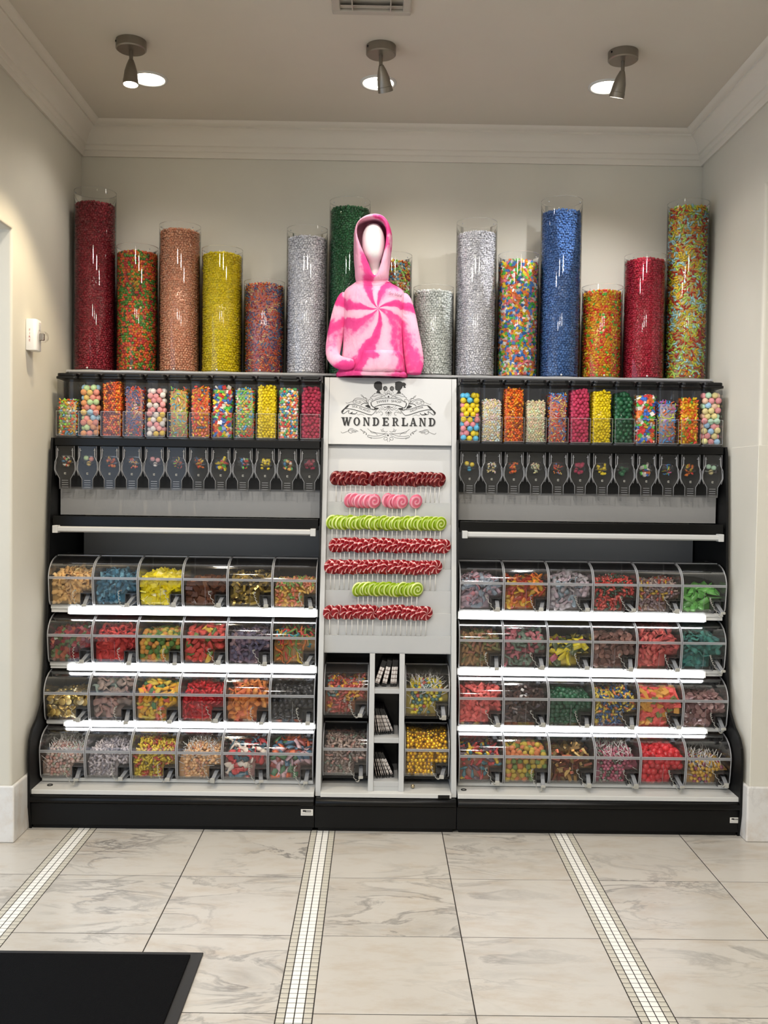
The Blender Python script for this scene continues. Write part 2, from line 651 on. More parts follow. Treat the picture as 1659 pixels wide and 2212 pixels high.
def sh_tube(path, radii, seg=5, sy=1.0, sz=1.0, rect=False):
    """Tube along a (x, y, z) path; cross-section scaled sy across and sz up."""
    P = np.array(path, float)
    v, f = [], []
    for i, p in enumerate(P):
        d = P[min(i + 1, len(P) - 1)] - P[max(i - 1, 0)]
        d = d / max(np.linalg.norm(d), 1e-9)
        side = np.cross(d, [0, 0, 1.0])
        if np.linalg.norm(side) < 1e-3:
            side = np.array([0, 1.0, 0])
        side /= np.linalg.norm(side)
        up = np.cross(side, d)
        for k in range(seg):
            a = 2 * math.pi * (k + (.5 if rect else 0)) / seg
            v.append(p + side * math.cos(a) * radii[i] * sy + up * math.sin(a) * radii[i] * sz)
    n = len(P)
    for i in range(n - 1):
        for k in range(seg):
            f.append((i * seg + k, i * seg + (k + 1) % seg, (i + 1) * seg + (k + 1) % seg, (i + 1) * seg + k))
    f.append(tuple(reversed(range(seg))))
    f.append(tuple(range((n - 1) * seg, n * seg)))
    return np.array(v), f, None


def line(n, x0=-.5, x1=.5):
    return [(x0 + (x1 - x0) * i / (n - 1), 0, 0) for i in range(n)]


def sh_star():
    v = [(0, 0, .16), (0, 0, -.16)]
    for z in (.12, -.12):
        for i in range(10):
            r = .5 if i % 2 == 0 else .24
            a = math.pi * i / 5
            v.append((r * math.cos(a), r * math.sin(a), z))
    f = []
    for i in range(10):
        j = (i + 1) % 10
        f += [(0, 2 + i, 2 + j), (1, 12 + j, 12 + i), (2 + i, 12 + i, 12 + j, 2 + j)]
    return np.array(v), f, None


def sh_ring(nu=9, nv=5, R=.34, r=.16):
    v, f = [], []
    for i in range(nu):
        a = 2 * math.pi * i / nu
        for j in range(nv):
            b = 2 * math.pi * j / nv
            v.append(((R + r * math.cos(b)) * math.cos(a), (R + r * math.cos(b)) * math.sin(a), r * math.sin(b)))
    for i in range(nu):
        for j in range(nv):
            f.append((i * nv + j, ((i + 1) % nu) * nv + j, ((i + 1) % nu) * nv + (j + 1) % nv, i * nv + (j + 1) % nv))
    return np.array(v), f, None


def sh_coin(n=10, h=.28, taper=.85):
    v = [(.5 * taper * math.cos(2 * math.pi * i / n), .5 * taper * math.sin(2 * math.pi * i / n), -h / 2) for i in range(n)]
    v += [(.5 * math.cos(2 * math.pi * i / n), .5 * math.sin(2 * math.pi * i / n), h / 2) for i in range(n)]
    v += [(x * .86, y * .86, h / 2 + .02) for x, y, z in v[n:]]
    f = [tuple(reversed(range(n))), tuple(range(2 * n, 3 * n))]
    for k in (0, n):
        f += [(k + i, k + (i + 1) % n, k + n + (i + 1) % n, k + n + i) for i in range(n)]
    return np.array(v), f, None


def sh_slice(n=7, h=.3):
    top = [(.5 * math.cos(math.pi * i / (n - 1)), .5 * math.sin(math.pi * i / (n - 1)) - .22, 0) for i in range(n)]
    v = [(x, y, -h / 2) for x, y, _ in top] + [(x, y, h / 2) for x, y, _ in top]
    f = [tuple(reversed(range(n))), tuple(range(n, 2 * n))]
    f += [(i, (i + 1) % n, n + (i + 1) % n, n + i) for i in range(n)]
    return np.array(v), f, None


WHITE = (0.75, 0.73, 0.70)


def sh_pop(stick=1.25):
    v1, f1, _ = sh_sphere(7, 5, (.62, .62, .62))
    v2, f2, _ = sh_tube([(0, 0, -.2), (0, 0, -.2 - stick)], [.055, .055], 5)
    fixed = np.zeros((len(v1) + len(v2), 4))
    fixed[len(v1):] = (*WHITE, 1)
    return np.vstack([v1, v2]), f1 + [tuple(i + len(v1) for i in q) for q in f2], fixed


def sh_twist():
    x = [-.5, -.28, -.24, 0, .24, .28, .5]
    r = [.20, .05, .17, .21, .17, .05, .20]
    v, f, _ = sh_tube([(a, 0, 0) for a in x], r, 6)
    return v, f, None


SHAPES = {
    'ball': sh_sphere(8, 6),
    'bigball': sh_sphere(14, 10),
    'lentil': sh_sphere(8, 5, (1, 1, .58)),
    'bean': sh_sphere(8, 5, (.74, .70, 1)),
    'oval': sh_sphere(7, 4, (1.15, .7, .42)),
    'capsule': sh_tube([(-.62, 0, 0), (-.5, 0, 0), (.5, 0, 0), (.62, 0, 0)], [.12, .24, .24, .12], 6),
    'chiclet': sh_box((1, 1, .5)),
    'chunk': sh_box((1, .72, .55)),
    'square': sh_box((1, .9, .22)),
    'bar': sh_box((1, .34, .26)),
    'banana': sh_tube([(-.55, .12, 0), (-.3, -.06, 0), (0, -.13, 0), (.3, -.06, 0), (.55, .12, 0)], [.06, .13, .15, .13, .06], 5),
    'star': sh_star(),
    'bone': sh_tube(line(6), [.10, .24, .12, .12, .24, .10], 5),
    'ring': sh_ring(),
    'worm': sh_tube([(-.6, 0, 0), (-.35, .16, .02), (-.1, .02, 0), (.12, -.14, -.02), (.36, 0, .02), (.6, .12, 0)], [.07, .1, .11, .11, .1, .06], 5),
    'strip': sh_tube([(-.62, 0, .0), (-.40, .04, .16), (-.18, 0, .05), (.05, -.05, -.12), (.28, 0, .02), (.48, .05, .17), (.62, 0, .06)], [.24, .31, .33, .30, .33, .31, .22], 4, 1.0, .11, True),
    'curl': sh_tube([(.36 * math.cos(t), .12 * t - .3, .36 * math.sin(t)) for t in np.linspace(0, 5.0, 9)], [.20] * 9, 4, 1.2, .16, True),
    'rope': sh_tube([(-.7, 0, 0), (-.25, .1, .05), (.25, -.08, -.03), (.7, .06, .04)], [.1, .11, .11, .1], 6),
    'pencil': sh_tube([(-.5, 0, 0), (.5, 0, 0)], [.17, .17], 7),
    'twist': sh_twist(),
    'packet': sh_tube(line(5), [.36] * 5, 4, 1.0, 1.0, True),
    'coin': sh_coin(),
    'cup': sh_coin(11, .42, .78),
    'slice': sh_slice(),
    'pop': sh_pop(),
    'drop': sh_sphere(7, 4, (1, 1, .85)),
    'bear': sh_tube(line(7), [.10, .2, .15, .25, .28, .22, .08], 6, 1.0, .75),
    'fish': sh_tube(line(6, -.6, .6), [.05, .26, .32, .2, .1, .26], 6, 1.0, .35),
}
# the packet is a flat pillow: thick in the middle, crimped at both ends
_v = SHAPES['packet'][0]
for _i, _t in enumerate([.04, .28, .42, .28, .04]):
    _v[_i * 4:_i * 4 + 4, 2] *= _t


def shape_mesh(kind, mat, scale=1.0):
    v, f, fx = SHAPES[kind]
    me = make_mesh(kind, v * scale, f, mat, True)
    a = me.color_attributes.new('Col', 'FLOAT_COLOR', 'POINT')
    c = fx if fx is not None else np.zeros((len(v), 4))
    a.data.foreach_set('color', np.asarray(c, np.float32).ravel())
    return me


def rand_rot(n, r):
    q = r.normal(size=(n, 4))
    q /= np.linalg.norm(q, axis=1, keepdims=True)
    a, b, c, d = q.T
    return np.stack([np.stack([1 - 2 * (c * c + d * d), 2 * (b * c - a * d), 2 * (b * d + a * c)], 1),
                     np.stack([2 * (b * c + a * d), 1 - 2 * (b * b + d * d), 2 * (c * d - a * b)], 1),
                     np.stack([2 * (b * d - a * c), 2 * (c * d + a * b), 1 - 2 * (b * b + c * c)], 1)], 1)


def align_rot(nrm, r, jit=0.35):
    """Rotations that turn local Z to the normals (jittered), spun at random about it."""
    n = nrm + r.normal(size=nrm.shape) * jit
    n /= np.linalg.norm(n, axis=1, keepdims=True)
    t = r.normal(size=n.shape)
    t -= n * np.sum(t * n, 1, keepdims=True)
    t /= np.linalg.norm(t, axis=1, keepdims=True)
    b = np.cross(n, t)
    return np.stack([t, b, n], 2)


def scatter_mesh(name, batches, mat, extra=None):
    """One mesh out of many candies. batches: (shape, pos (n,3), rot (n,3,3), scale (n,), rgb (n,3))."""
    V, LI, LT, C = [], [], [], []
    off = 0
    for kind, pos, rot, s, rgb in batches:
        if len(pos) == 0:
            continue
        v, f, fx = SHAPES[kind]
        n, m = len(pos), len(v)
        P = np.einsum('nij,mj->nmi', rot, v) * s[:, None, None] + pos[:, None, :]
        V.append(P.reshape(-1, 3))
        lens = np.array([len(q) for q in f])
        flat = np.concatenate([np.array(q) for q in f])
        LI.append((flat[None, :] + (np.arange(n) * m)[:, None] + off).ravel())
        LT.append(np.tile(lens, n))
        c = np.ones((n, m, 4))
        c[:, :, :3] = rgb[:, None, :]
        if fx is not None:
            k = fx[:, 3] > 0.5
            c[:, k, :3] = fx[k, :3]
        C.append(c.reshape(-1, 4))
        off += n * m
    if extra is not None:
        v, f, rgb = extra
        V.append(np.array(v, float))
        LI.append(np.concatenate([np.array(q) for q in f]) + off)
        LT.append(np.array([len(q) for q in f]))
        c = np.ones((len(v), 4))
        c[:, :3] = rgb
        C.append(c)
    V, LI, LT, C = np.vstack(V), np.concatenate(LI), np.concatenate(LT), np.vstack(C)
    me = bpy.data.meshes.new(name)
    me.vertices.add(len(V))
    me.vertices.foreach_set('co', V.astype(np.float32).ravel())
    me.loops.add(len(LI))
    me.loops.foreach_set('vertex_index', LI.astype(np.int32))
    me.polygons.add(len(LT))
    me.polygons.foreach_set('loop_start', np.r_[0, np.cumsum(LT)[:-1]].astype(np.int32))
    me.polygons.foreach_set('loop_total', LT.astype(np.int32))
    me.update(calc_edges=True)
    a = me.color_attributes.new('Col', 'FLOAT_COLOR', 'POINT')
    a.data.foreach_set('color', C.astype(np.float32).ravel())
    me.materials.append(MATS[mat])
    me.shade_smooth()
    return me


def pick_colors(pal, pos, r, clump=0.0, gain=2.2):
    """pal: list of (hex, weight). Colours in loose clumps, with a slight shade per piece."""
    cs = np.array([H(c)[:3] for c, _ in pal])
    wt = np.array([x for _, x in pal], float)
    wt /= wt.sum()
    idx = r.choice(len(cs), size=len(pos), p=wt)
    if clump and len(pos) > 20:
        k = max(6, len(pos) // 14)
        cen = pos[r.choice(len(pos), k, replace=False)]
        cc = r.choice(len(cs), size=k, p=wt)
        near = np.argmin(((pos[:, None, :] - cen[None]) ** 2).sum(2), 1)
        take = r.random(len(pos)) < clump
        idx[take] = cc[near][take]
    cs = cs * np.minimum(gain, 0.86 / cs.max(1, keepdims=True))
    out = cs[idx] * (1 + r.normal(size=(len(pos), 1)) * 0.09)
    return np.clip(out, 0.002, 1)


def pal(s):
    """'ff0000*3 00ff00' -> [(hex, weight), ...]"""
    out = []
    for t in s.split():
        c, _, k = t.partition('*')
        out.append((c, float(k or 1)))
    return out


def color_word(c):
    """A plain colour name for a linear rgb."""
    r, g, b = (max(0.0, float(x)) ** (1 / 2.2) for x in c[:3])
    mx, mn = max(r, g, b), min(r, g, b)
    if mx < .26:
        return 'black'
    s = (mx - mn) / mx
    if s < .16:
        return 'white' if mx > .78 else 'grey'
    import colorsys
    h = colorsys.rgb_to_hsv(r, g, b)[0] * 360
    if (h < 30 or h > 350) and s < .5 and mx < .66:
        return 'brown'
    if h < 14 or h >= 345:
        w_ = 'pink' if s < .45 and mx > .6 else 'red'
    elif h < 42:
        w_ = 'brown' if mx < .58 else ('tan' if s < .5 else 'orange')
    elif h < 68:
        w_ = 'yellow' if mx > .55 else 'olive'
    elif h < 165:
        w_ = 'green'
    elif h < 200:
        w_ = 'teal'
    elif h < 255:
        w_ = 'blue'
    elif h < 300:
        w_ = 'purple'
    else:
        w_ = 'pink' if mx > .6 else 'purple'
    return w_


def clip_words(s, n=16):
    """Cut a label to n words."""
    return ' '.join(s.split()[:n])


ORD = ['first', 'second', 'third', 'fourth', 'fifth', 'sixth', 'seventh', 'eighth', 'ninth', 'tenth', 'eleventh', 'twelfth', 'thirteenth', 'fourteenth', 'fifteenth', 'sixteenth', 'seventeenth', 'eighteenth', 'nineteenth',
       'twentieth', 'twenty-first', 'twenty-second', 'twenty-third', 'twenty-fourth', 'twenty-fifth']


def nudge(kind, P, rot, s, lim):
    """Move pieces back so that none pokes out of its container. lim(verts (n,m,3)) -> shift (n,3)."""
    v = SHAPES[kind][0]
    for _ in range(2):
        W = np.einsum('nij,mj->nmi', rot, v) * s[:, None, None] + P[:, None, :]
        P = P + lim(W)
    return P

# ------------------------------------------------------------------ the room
XW, YB, HC = 1.545, 0.748, 3.25
YL, YR = -0.150, -0.050            # where the side walls end at the two openings
ZL, ZR = 2.505, 2.765              # heads of the openings


def struct(o):
    o['kind'] = 'structure'
    return o


def round_corner(cx, cy, r, a0, a1, n=6):
    return [(cx + r * math.cos(a0 + (a1 - a0) * i / n), cy + r * math.sin(a0 + (a1 - a0) * i / n)) for i in range(n + 1)]


struct(MB().box(-XW - .2, XW + .2, YB, YB + .12, 0, HC).build('wall_back', 'wall_paint'))
# side walls: a pier with a rounded corner, and the wall above the opening
struct(MB().prism_x([(-6.5, ZL), (YL, ZL), (YL, 0), (YB, 0), (YB, HC), (-6.5, HC)], -XW - .22, -XW).build('wall_left', 'wall_paint', bev=0.013, seg=4, angle=0.5))
wr = struct(MB().prism_x([(-6.5, ZR), (YR, ZR), (YR, 0), (YB, 0), (YB, HC), (-6.5, HC)], XW, XW + .22).build('wall_right', 'wall_paint', bev=0.016, seg=4, angle=0.5))
MB().box(XW - .0012, XW + .215, YR - .0012, YR + .30, 0, 1.682).build('lower_corner', 'wall_paint', wr, bev=0.002, seg=1)
struct(MB().box(-4.5, 4.5, -7.5, YB + .12, HC, HC + .1).build('ceiling', 'ceiling_paint'))

# the rest of the shop behind the camera: closed on the right and at the far end, daylight comes in from the left
struct(MB().box(-2.4, 4.5, -7.6, -7.5, 0, HC).build('wall_front', 'wall_paint'))
struct(MB().box(4.5, 4.6, -7.5, YB + .12, 0, HC).build('wall_far_right', 'wall_paint'))
struct(MB().box(XW + .2, 4.5, YB, YB + .12, 0, HC).build('wall_side_room', 'wall_paint'))

# crown moulding: the same profile along the three walls, mitred
PROF = [(0, 3.100), (.010, 3.100), (.013, 3.112), (.013, 3.126), (.019, 3.130), (.022, 3.142), (.022, 3.150), (.030, 3.154), (.034, 3.163),
        (.036, 3.172), (.044, 3.190), (.057, 3.207), (.074, 3.219), (.084, 3.222), (.084, 3.231), (.096, 3.234), (.108, 3.240), (.115, 3.2495)]


def crown(name, a, b, inw, ma, mb):
    """From a to b (XY), inw: inward unit vector, ma/mb: how far each end is mitred per unit of projection."""
    a, b, inw = np.array(a), np.array(b), np.array(inw)
    d = (b - a) / np.linalg.norm(b - a)
    v = []
    for p, z in PROF:
        q = a + inw * p + d * p * ma
        v.append((q[0], q[1], z))
    for p, z in PROF:
        q = b + inw * p - d * p * mb
        v.append((q[0], q[1], z))
    n = len(PROF)
    f = [(i, i + 1, n + i + 1, n + i) for i in range(n - 1)]
    m = MB()
    m.add(v, f)
    return struct(m.build(name, 'crown_paint', angle=0.5))


crown('trim_1', (-XW, -6.5), (-XW, YB), (1, 0), 0, 1)
crown('trim_2', (-XW, YB), (XW, YB), (0, -1), 1, 1)
crown('trim_3', (XW, YB), (XW, -6.5), (-1, 0), 1, 0)

# marble baseboards wrapping the piers
BH = 0.236
bl = [(-XW + .016, YB), (-XW + .016, YL - .016), (-XW - .22, YL - .016), (-XW - .22, YL), (-XW, YL), (-XW, YB)]
struct(MB().prism_z(bl, 0, BH).build('baseboard_left', 'marble_base', bev=0.006))
br = [(XW - .016, YB), (XW, YB), (XW, YR), (XW + .22, YR), (XW + .22, YR - .016), (XW - .016, YR - .016)]
struct(MB().prism_z(br, 0, BH).build('baseboard_right', 'marble_base', bev=0.006))

# ------------------------------------------------------------------ floor: marble slabs and mosaic strips
T, SW, S0, R0 = 0.4614, 0.1025, -0.3197, -0.4701
PP = 2 * T + SW
floor = struct(MB().box(-4.5, 4.5, -7.5, YB + .12, -.06, -.0009).build('floor', 'grout_dark'))
far = MB()
G = 0.0019
tile_meshes = {}


def slab(x0, x1, y0, y1):
    k = (round(x1 - x0, 4), round(y1 - y0, 4))
    if k not in tile_meshes:
        a, b = k
        tile_meshes[k] = MB().box(-a / 2 + G, a / 2 - G, -b / 2 + G, b / 2 - G, -.012, 0).mesh('tile', 'marble_floor', bev=0.0006, seg=1)
    link('tile', tile_meshes[k], floor, ((x0 + x1) / 2, (y0 + y1) / 2, 0))


rows = [(R0 + T * (1 - k), R0 + T * (-k)) for k in range(-1, 5)]
cols = []
for k in range(-2, 3):
    xa = S0 + k * PP + SW
    cols += [(xa, xa + T), (xa + T, xa + 2 * T)]
for y1, y0 in rows:
    for x0, x1 in cols:
        if x1 > -2.1 and x0 < 2.1 and y1 < 0.5 + T:
            slab(x0, x1, y0, y1)
# slabs further out, behind the camera and under the fixture
ym = rows[-1][1]
MB().box(-4.5, 4.5, -7.5, ym, -.012, -.0005).build('far_slab', 'marble_floor', floor)
for xa, xb in ((-4.5, -2.1), (2.1, 4.5)):
    MB().box(xa, xb, ym, YB, -.012, -.0007).build('far_slab', 'marble_floor', floor)
NT = 4
tw = SW / NT
mw = MB().box(-tw / 2 + .0015, tw / 2 - .0015, -tw / 2 + .0015, tw / 2 - .0015, -.01, 0).mesh('tile', 'mosaic_white', bev=0.0005, seg=1)
mg = MB().box(-tw / 2 + .0015, tw / 2 - .0015, -tw / 2 + .0015, tw / 2 - .0015, -.01, 0).mesh('tile', 'mosaic_grey', bev=0.0005, seg=1)
for k, yend in ((-1, -1.02), (0, -1.62), (1, -1.62)):
    xs = S0 + k * PP
    strip = MB().box(xs, xs + SW, ym, .30, -.02, -.0008).build('mosaic_strip', 'grout_dark', floor)
    n = int((0.02 - yend) / tw)
    for j in range(n):
        for i in range(NT):
            link('tile', mg if i in (0, 3) else mw, strip, (xs + tw * (i + .5), 0.02 - tw * (j + .5), 0))
    # the same mosaic further towards the camera
    for cols_, mt in (((0, 3), 'mosaic_grey'), ((1, 2), 'mosaic_white')):
        m = MB()
        for j in range(n, int((0.02 - ym) / tw)):
            for i in cols_:
                m.box(xs + tw * i + .0015, xs + tw * (i + 1) - .0015, 0.02 - tw * (j + 1) + .0015, 0.02 - tw * j - .0015, -.01, 0)
        if m.v:
            o = m.build('tile_field', mt, strip)
            o['kind'] = 'stuff'

# ------------------------------------------------------------------ ceiling lights
def can_light(x, y, label):
    t = thing('recessed_light', label, 'ceiling light', (x, y, HC), group='recessed ceiling lights')
    MB().lathe([(.066, .0), (.066, -.004), (.070, -.007), (.078, -.006), (.080, 0)], 40).build('trim_ring', 'white_enamel', t, smooth=True)
    df = MB().add([(.066 * math.cos(a), .066 * math.sin(a), -.003) for a in np.linspace(0, 2 * math.pi, 28, endpoint=False)], [tuple(range(28))]).build('diffuser', 'can_glow', t)
    ld = bpy.data.lights.new('downlight_beam', 'SPOT')
    ld.energy = CAN_WATT if y > 0 else CAN_FILL
    ld.color = (1.0, 0.94, 0.86)
    ld.spot_size = math.radians(128 if y > 0 else 172)
    ld.spot_blend = 0.55 if y > 0 else 0.35
    ld.shadow_soft_size = 0.06
    lo = bpy.data.objects.new('downlight_beam', ld)
    col.objects.link(lo)
    lo.parent = df
    lo.location = (0, 0, -.07)
    return t


can_light(-1.075, .172, 'round recessed ceiling light beside the warm-glowing spotlight')
can_light(-.075, .172, 'round recessed ceiling light behind the middle spotlight')
can_light(.925, .172, 'round recessed ceiling light behind the spotlight near the right wall')
for yy in (-2.3, -4.8):  # unseen ceiling lights, added as fill to brighten the fixture fronts
    for xx, nm in ((-1.075, 'left'), (-.075, 'middle'), (.925, 'right')):
        can_light(xx, yy, 'added unseen ceiling fill light of the %s row, %s one' % ('second' if yy > -3 else 'third', nm))


def spotlight(x, y, aim, label, lens, power, color, size, blend):
    t = thing('ceiling_spotlight', label, 'spotlight', (x, y, HC), group='nickel spotlights on the ceiling')
    MB().lathe([(.0005, -.036), (.055, -.036), (.060, -.032), (.060, 0)], 40).build('canopy', 'satin_nickel', t, angle=0.6)
    MB().lathe([(.0003, -.004), (.004, -.004), (.004, .003)], 10, (-.052, -.028, -.012)).build('screw_hole', 'dark_hole', t)
    MB().tube([(0, 0, -.034), (0, 0, -.076)], .0075, 12).build('stem', 'satin_nickel', t, angle=0.6)
    d = (Vector(aim) - Vector((x, y, HC - .08))).normalized()
    q = d.to_track_quat('-Z', 'Y')
    hd = MB().lathe([(.0005, -.002), (.010, -.004), (.018, -.025), (.0255, -.052), (.0285, -.078), (.0285, -.083), (.030, -.084), (.031, -.104), (.0285, -.104), (.0285, -.09)], 28).build('head', 'satin_nickel', t, angle=0.7)
    hd.location = (0, 0, -.070)
    hd.rotation_mode = 'QUATERNION'
    hd.rotation_quaternion = q
    ln = MB().lathe([(.0005, -.099), (.015, -.1005), (.0285, -.0985)], 28).build('lens', lens, hd, smooth=True)
    ld = bpy.data.lights.new('spotlight_beam', 'SPOT')
    ld.energy = power
    ld.color = color
    ld.spot_size = math.radians(size)
    ld.spot_blend = blend
    ld.shadow_soft_size = 0.02
    lo = bpy.data.objects.new('spotlight_beam', ld)
    col.objects.link(lo)
    lo.parent = hd
    lo.location = (0, 0, -.108)
    return t


spotlight(-1.062, -.178, (-1.06, -.30, 1.0), 'nickel ceiling spotlight glowing warm, aimed at the wall with the fire alarm', 'spot_glow_warm', SPOT_LEFT, (1.0, 0.82, 0.55), 98, 0.45)
spotlight(-.064, -.170, (.13, .30, 2.35), 'nickel ceiling spotlight aimed down at the pink hoodie', 'spot_glow', SPOT_MID, (1.0, 0.94, 0.86), 104, 0.9)
spotlight(.912, -.156, (.74, .30, 2.0), 'nickel ceiling spotlight above the blue candy tube, pointing straight down', 'spot_glow', SPOT_RIGHT, (0.97, 0.97, 1.0), 116, 0.8)

# air vent in the ceiling
v = thing('ceiling_vent', 'square louvred air vent set into the ceiling', 'air vent', (-.10, -.60, HC))
fr = MB()
for x0, x1, y0, y1 in ((-.145, .145, .125, .155), (-.145, .145, -.155, -.125), (-.145, -.115, -.125, .125), (.115, .145, -.125, .125)):
    fr.box(x0, x1, y0, y1, -.012, 0)
fr.build('frame', 'vent_paint', v, bev=.004)
MB().box(-.115, .115, -.125, .125, -.0015, -.0005).build('backing', 'vent_paint', v)
for k in range(4):
    yy = .105 - k * .068
    MB().prism_x([(yy, -.002), (yy + .004, -.002), (yy - .030, -.016), (yy - .034, -.016)], -.113, .113).build('louvre', 'vent_paint', v)
for sx in (-1, 1):
    MB().box(sx * .07 - .002, sx * .07 + .002, -.12, .12, -.018, -.001).build('divider', 'vent_paint', v)

# fire alarm strobe on the left wall
fa = thing('fire_alarm', 'white wall fire alarm with red FIRE lettering and clear strobe dome', 'fire alarm', (-XW, -.005, 2.04))
bd = MB().prism_z([(0.0005, 0), (.036, 0), (.043, .006), (.046, .016), (.046, .058), (.040, .064), (.0005, .064)], 0, .132).build('body', 'alarm_white', fa, bev=.004, angle=0.6)
for k in range(6):
    MB().box(.045, .0475, .026, .056, .088 + k * .006, .091 + k * .006).build('grille_rib', 'alarm_white', fa)
MB().lathe([(.026, 0), (.027, .010), (.024, .024), (.015, .034), (.0005, .037)], 20).build('strobe_dome', 'clear_disp', fa, smooth=True)
o = fa.children[-1]
o.rotation_euler = (0, math.pi / 2, 0)
o.location = (.046, .038, .060)
fl = MB().box(.046, .066, .030, .046, .045, .075).build('flash_tube', 'satin_nickel', fa, bev=.003)


def text_mesh(body, shear=0.0):
    cu = bpy.data.curves.new('text', 'FONT')
    cu.body = body
    cu.shear = shear
    cu.resolution_u = 3
    to = bpy.data.objects.new('text', cu)
    col.objects.link(to)
    dg = bpy.context.evaluated_depsgraph_get()
    me = bpy.data.meshes.new_from_object(to.evaluated_get(dg))
    v = np.array([p.co[:2] for p in me.vertices])
    f = [tuple(p.vertices) for p in me.polygons]
    bpy.data.objects.remove(to)
    bpy.data.curves.remove(cu)
    bpy.data.meshes.remove(me)
    v -= v.min(0)
    return v, f


for k, ch in enumerate('FIRE'):
    tv, tf = text_mesh(ch)
    s = 0.0095 / max(tv[:, 1].max(), 1e-6)
    m = MB().add([(.018 + (x - tv[:, 0].max() / 2) * s, -.0006, y * s) for x, y in tv], tf)
    m.build('letter', 'red_print', fa, loc=(0, 0, .080 - k * .0145))

# floor mat
fm = thing('floor_mat', 'black carpeted floor mat with a smooth rubber border', 'floor mat', (-1.20, -1.95, 0))
MB().box(-.70, .614, -.95, .888, 0.0002, .006).build('rubber_border', 'mat_rubber', fm, bev=.002)
MB().box(-.66, .578, -.915, .862, .006, .012).build('carpet_pile', 'mat_pile', fm, bev=.002)

# ------------------------------------------------------------------ the two gondola bays
ROWZ = [0.935, 0.680, 0.430, 0.188]      # undersides of the four rows of bins
ROWY = [0.178, 0.168, 0.125, 0.072]      # their front lips
BAYX = [-.9145, .9145]
HW = .6095


def Yf(z):
    """Front of the leaning centre column at height z."""
    return 0.02 + (z - 0.155) * 0.19


ENDP = [(.004, .0), (-.016, .10), (-.018, .33), (-.010, .385), (.020, .425), (.075, .455), (.145, .52), (.182, .70), (.204, .95), (.218, 1.20),
        (.230, 1.40), (.255, 1.66), (.262, 1.684), (.46, 1.684), (.46, 2.0), (.74, 2.0), (.74, 0)]


def bay(i, label):
    s = -1 if i == 0 else 1                  # which side the outer wall is on
    g = thing('display_shelving', label, 'display shelving', (BAYX[i], 0, 0), group='black shelving bays')
    MB().box(-HW + .001, HW - .001, 0, .03, .016, .118).build('base_panel', 'black_metal', g, bev=.003)
    MB().box(-HW + .01, HW - .01, .012, .04, 0, .016).build('kick_strip', 'black_metal', g)
    MB().prism_x([(.02, .112), (-.006, .112), (-.016, .118), (-.020, .128), (-.016, .140), (-.004, .146), (.03, .147)], -HW + .003, HW - .003).build('base_rail', 'black_gloss', g, bev=.004, angle=0.7)
    MB().box(-HW + .004, HW - .004, .001, .60, .1485, .168).build('deck', 'white_enamel', g, bev=.002)
    MB().prism_x(ENDP, s * (HW - .006), s * (HW + .004)).build('end_panel', 'black_metal', g)
    MB().prism_x([(.17, .9), (.200, 1.20), (.230, 1.40), (.262, 1.70), (.46, 1.70), (.46, 2.0), (.60, 2.0), (.60, .9)], -s * (HW - .006), -s * (HW - .001)).build('inner_panel', 'black_metal', g)
    MB().box(-HW + .014, HW - .014, .600, .615, .168, .93).build('rear_panel', 'black_metal', g)
    MB().box(-HW + .026, HW - .012, .650, .662, .93, 1.30).build('back_panel', 'board_grey', g)
    MB().box(-HW + .014, HW - .014, .340, .350, 1.335, 1.66).build('upper_board', 'board_grey', g)
    MB().box(-HW + .012, HW - .012, .322, .336, 1.464, 1.652).build('backing_rail', 'black_metal', g)
    MB().box(-HW + .012, HW - .012, .244, .65, 1.302, 1.318).build('shelf', 'black_metal', g)
    MB().box(-HW + .012, HW - .012, .236, .248, 1.284, 1.334).build('shelf_lip', 'black_gloss', g, bev=.003)
    MB().box(-HW + .012, HW - .012, .268, .455, 1.664, 1.6855).build('dispenser_shelf', 'black_metal', g)
    MB().box(-HW + .012, HW - .012, .262, .272, 1.650, 1.683).build('dispenser_rail', 'black_gloss', g, bev=.002)
    MB().box(-HW + .012, HW - .012, .455, .463, 1.686, 2.002).build('dispenser_board', 'dark_board', g)
    lb = MB().prism_x([(.236, 1.262), (.212, 1.262), (.204, 1.268), (.204, 1.282), (.212, 1.287), (.236, 1.287)], -HW + .03, HW - .03).build('light_bar', 'bar_white', g)
    MB().box(-HW + .06, HW - .06, .2362, .2376, 1.263, 1.281).build('light_strip', 'bar_glow', lb)
    for e in (-1, 1):
        MB().box(e * (HW - .035) - .012, e * (HW - .035) + .012, .200, .238, 1.258, 1.2915).build('end_cap', 'bar_white', lb, bev=.002)
    for r in range(4):
        zb, yl = ROWZ[r], ROWY[r]
        MB().box(-HW + .014, HW - .014, yl + .036, .60, zb - .016, zb - .0005).build('bin_shelf', 'white_enamel', g)
        sh_ = (.040, .036, .0275, 0)[r]
        low = .168 if r == 3 else zb - sh_ + .006
        MB().box(-HW + .014, HW - .014, yl + .044, yl + .056, low, zb - .016).build('riser', 'white_enamel' if r < 3 else 'black_metal', g)
        if r < 3:
            xa, xb = (-HW + .10, HW - .02) if s < 0 else (-HW + .02, HW - .10)
            h = MB().box(xa - .01, xb + .01, yl + .034, yl + .044, zb - sh_, zb - .006).build('light_housing', 'white_enamel', g)
            MB().box(xa, xb, yl + .028, yl + .034, zb - sh_, zb - .007).build('light_strip', 'led_glow', h)
    # grommet in the deck
    gx = -.545 if s < 0 else -.575
    MB().lathe([(.0085, 0), (.0085, .003), (.0125, .003), (.0125, 0)], 16, (gx, .062, .168)).build('grommet', 'black_plastic', g)
    return g


bay(0, 'black shelving bay of candy bins and dispensers beside the fire alarm wall')
bay(1, 'black shelving bay of candy bins and dispensers beside the cool white wall')

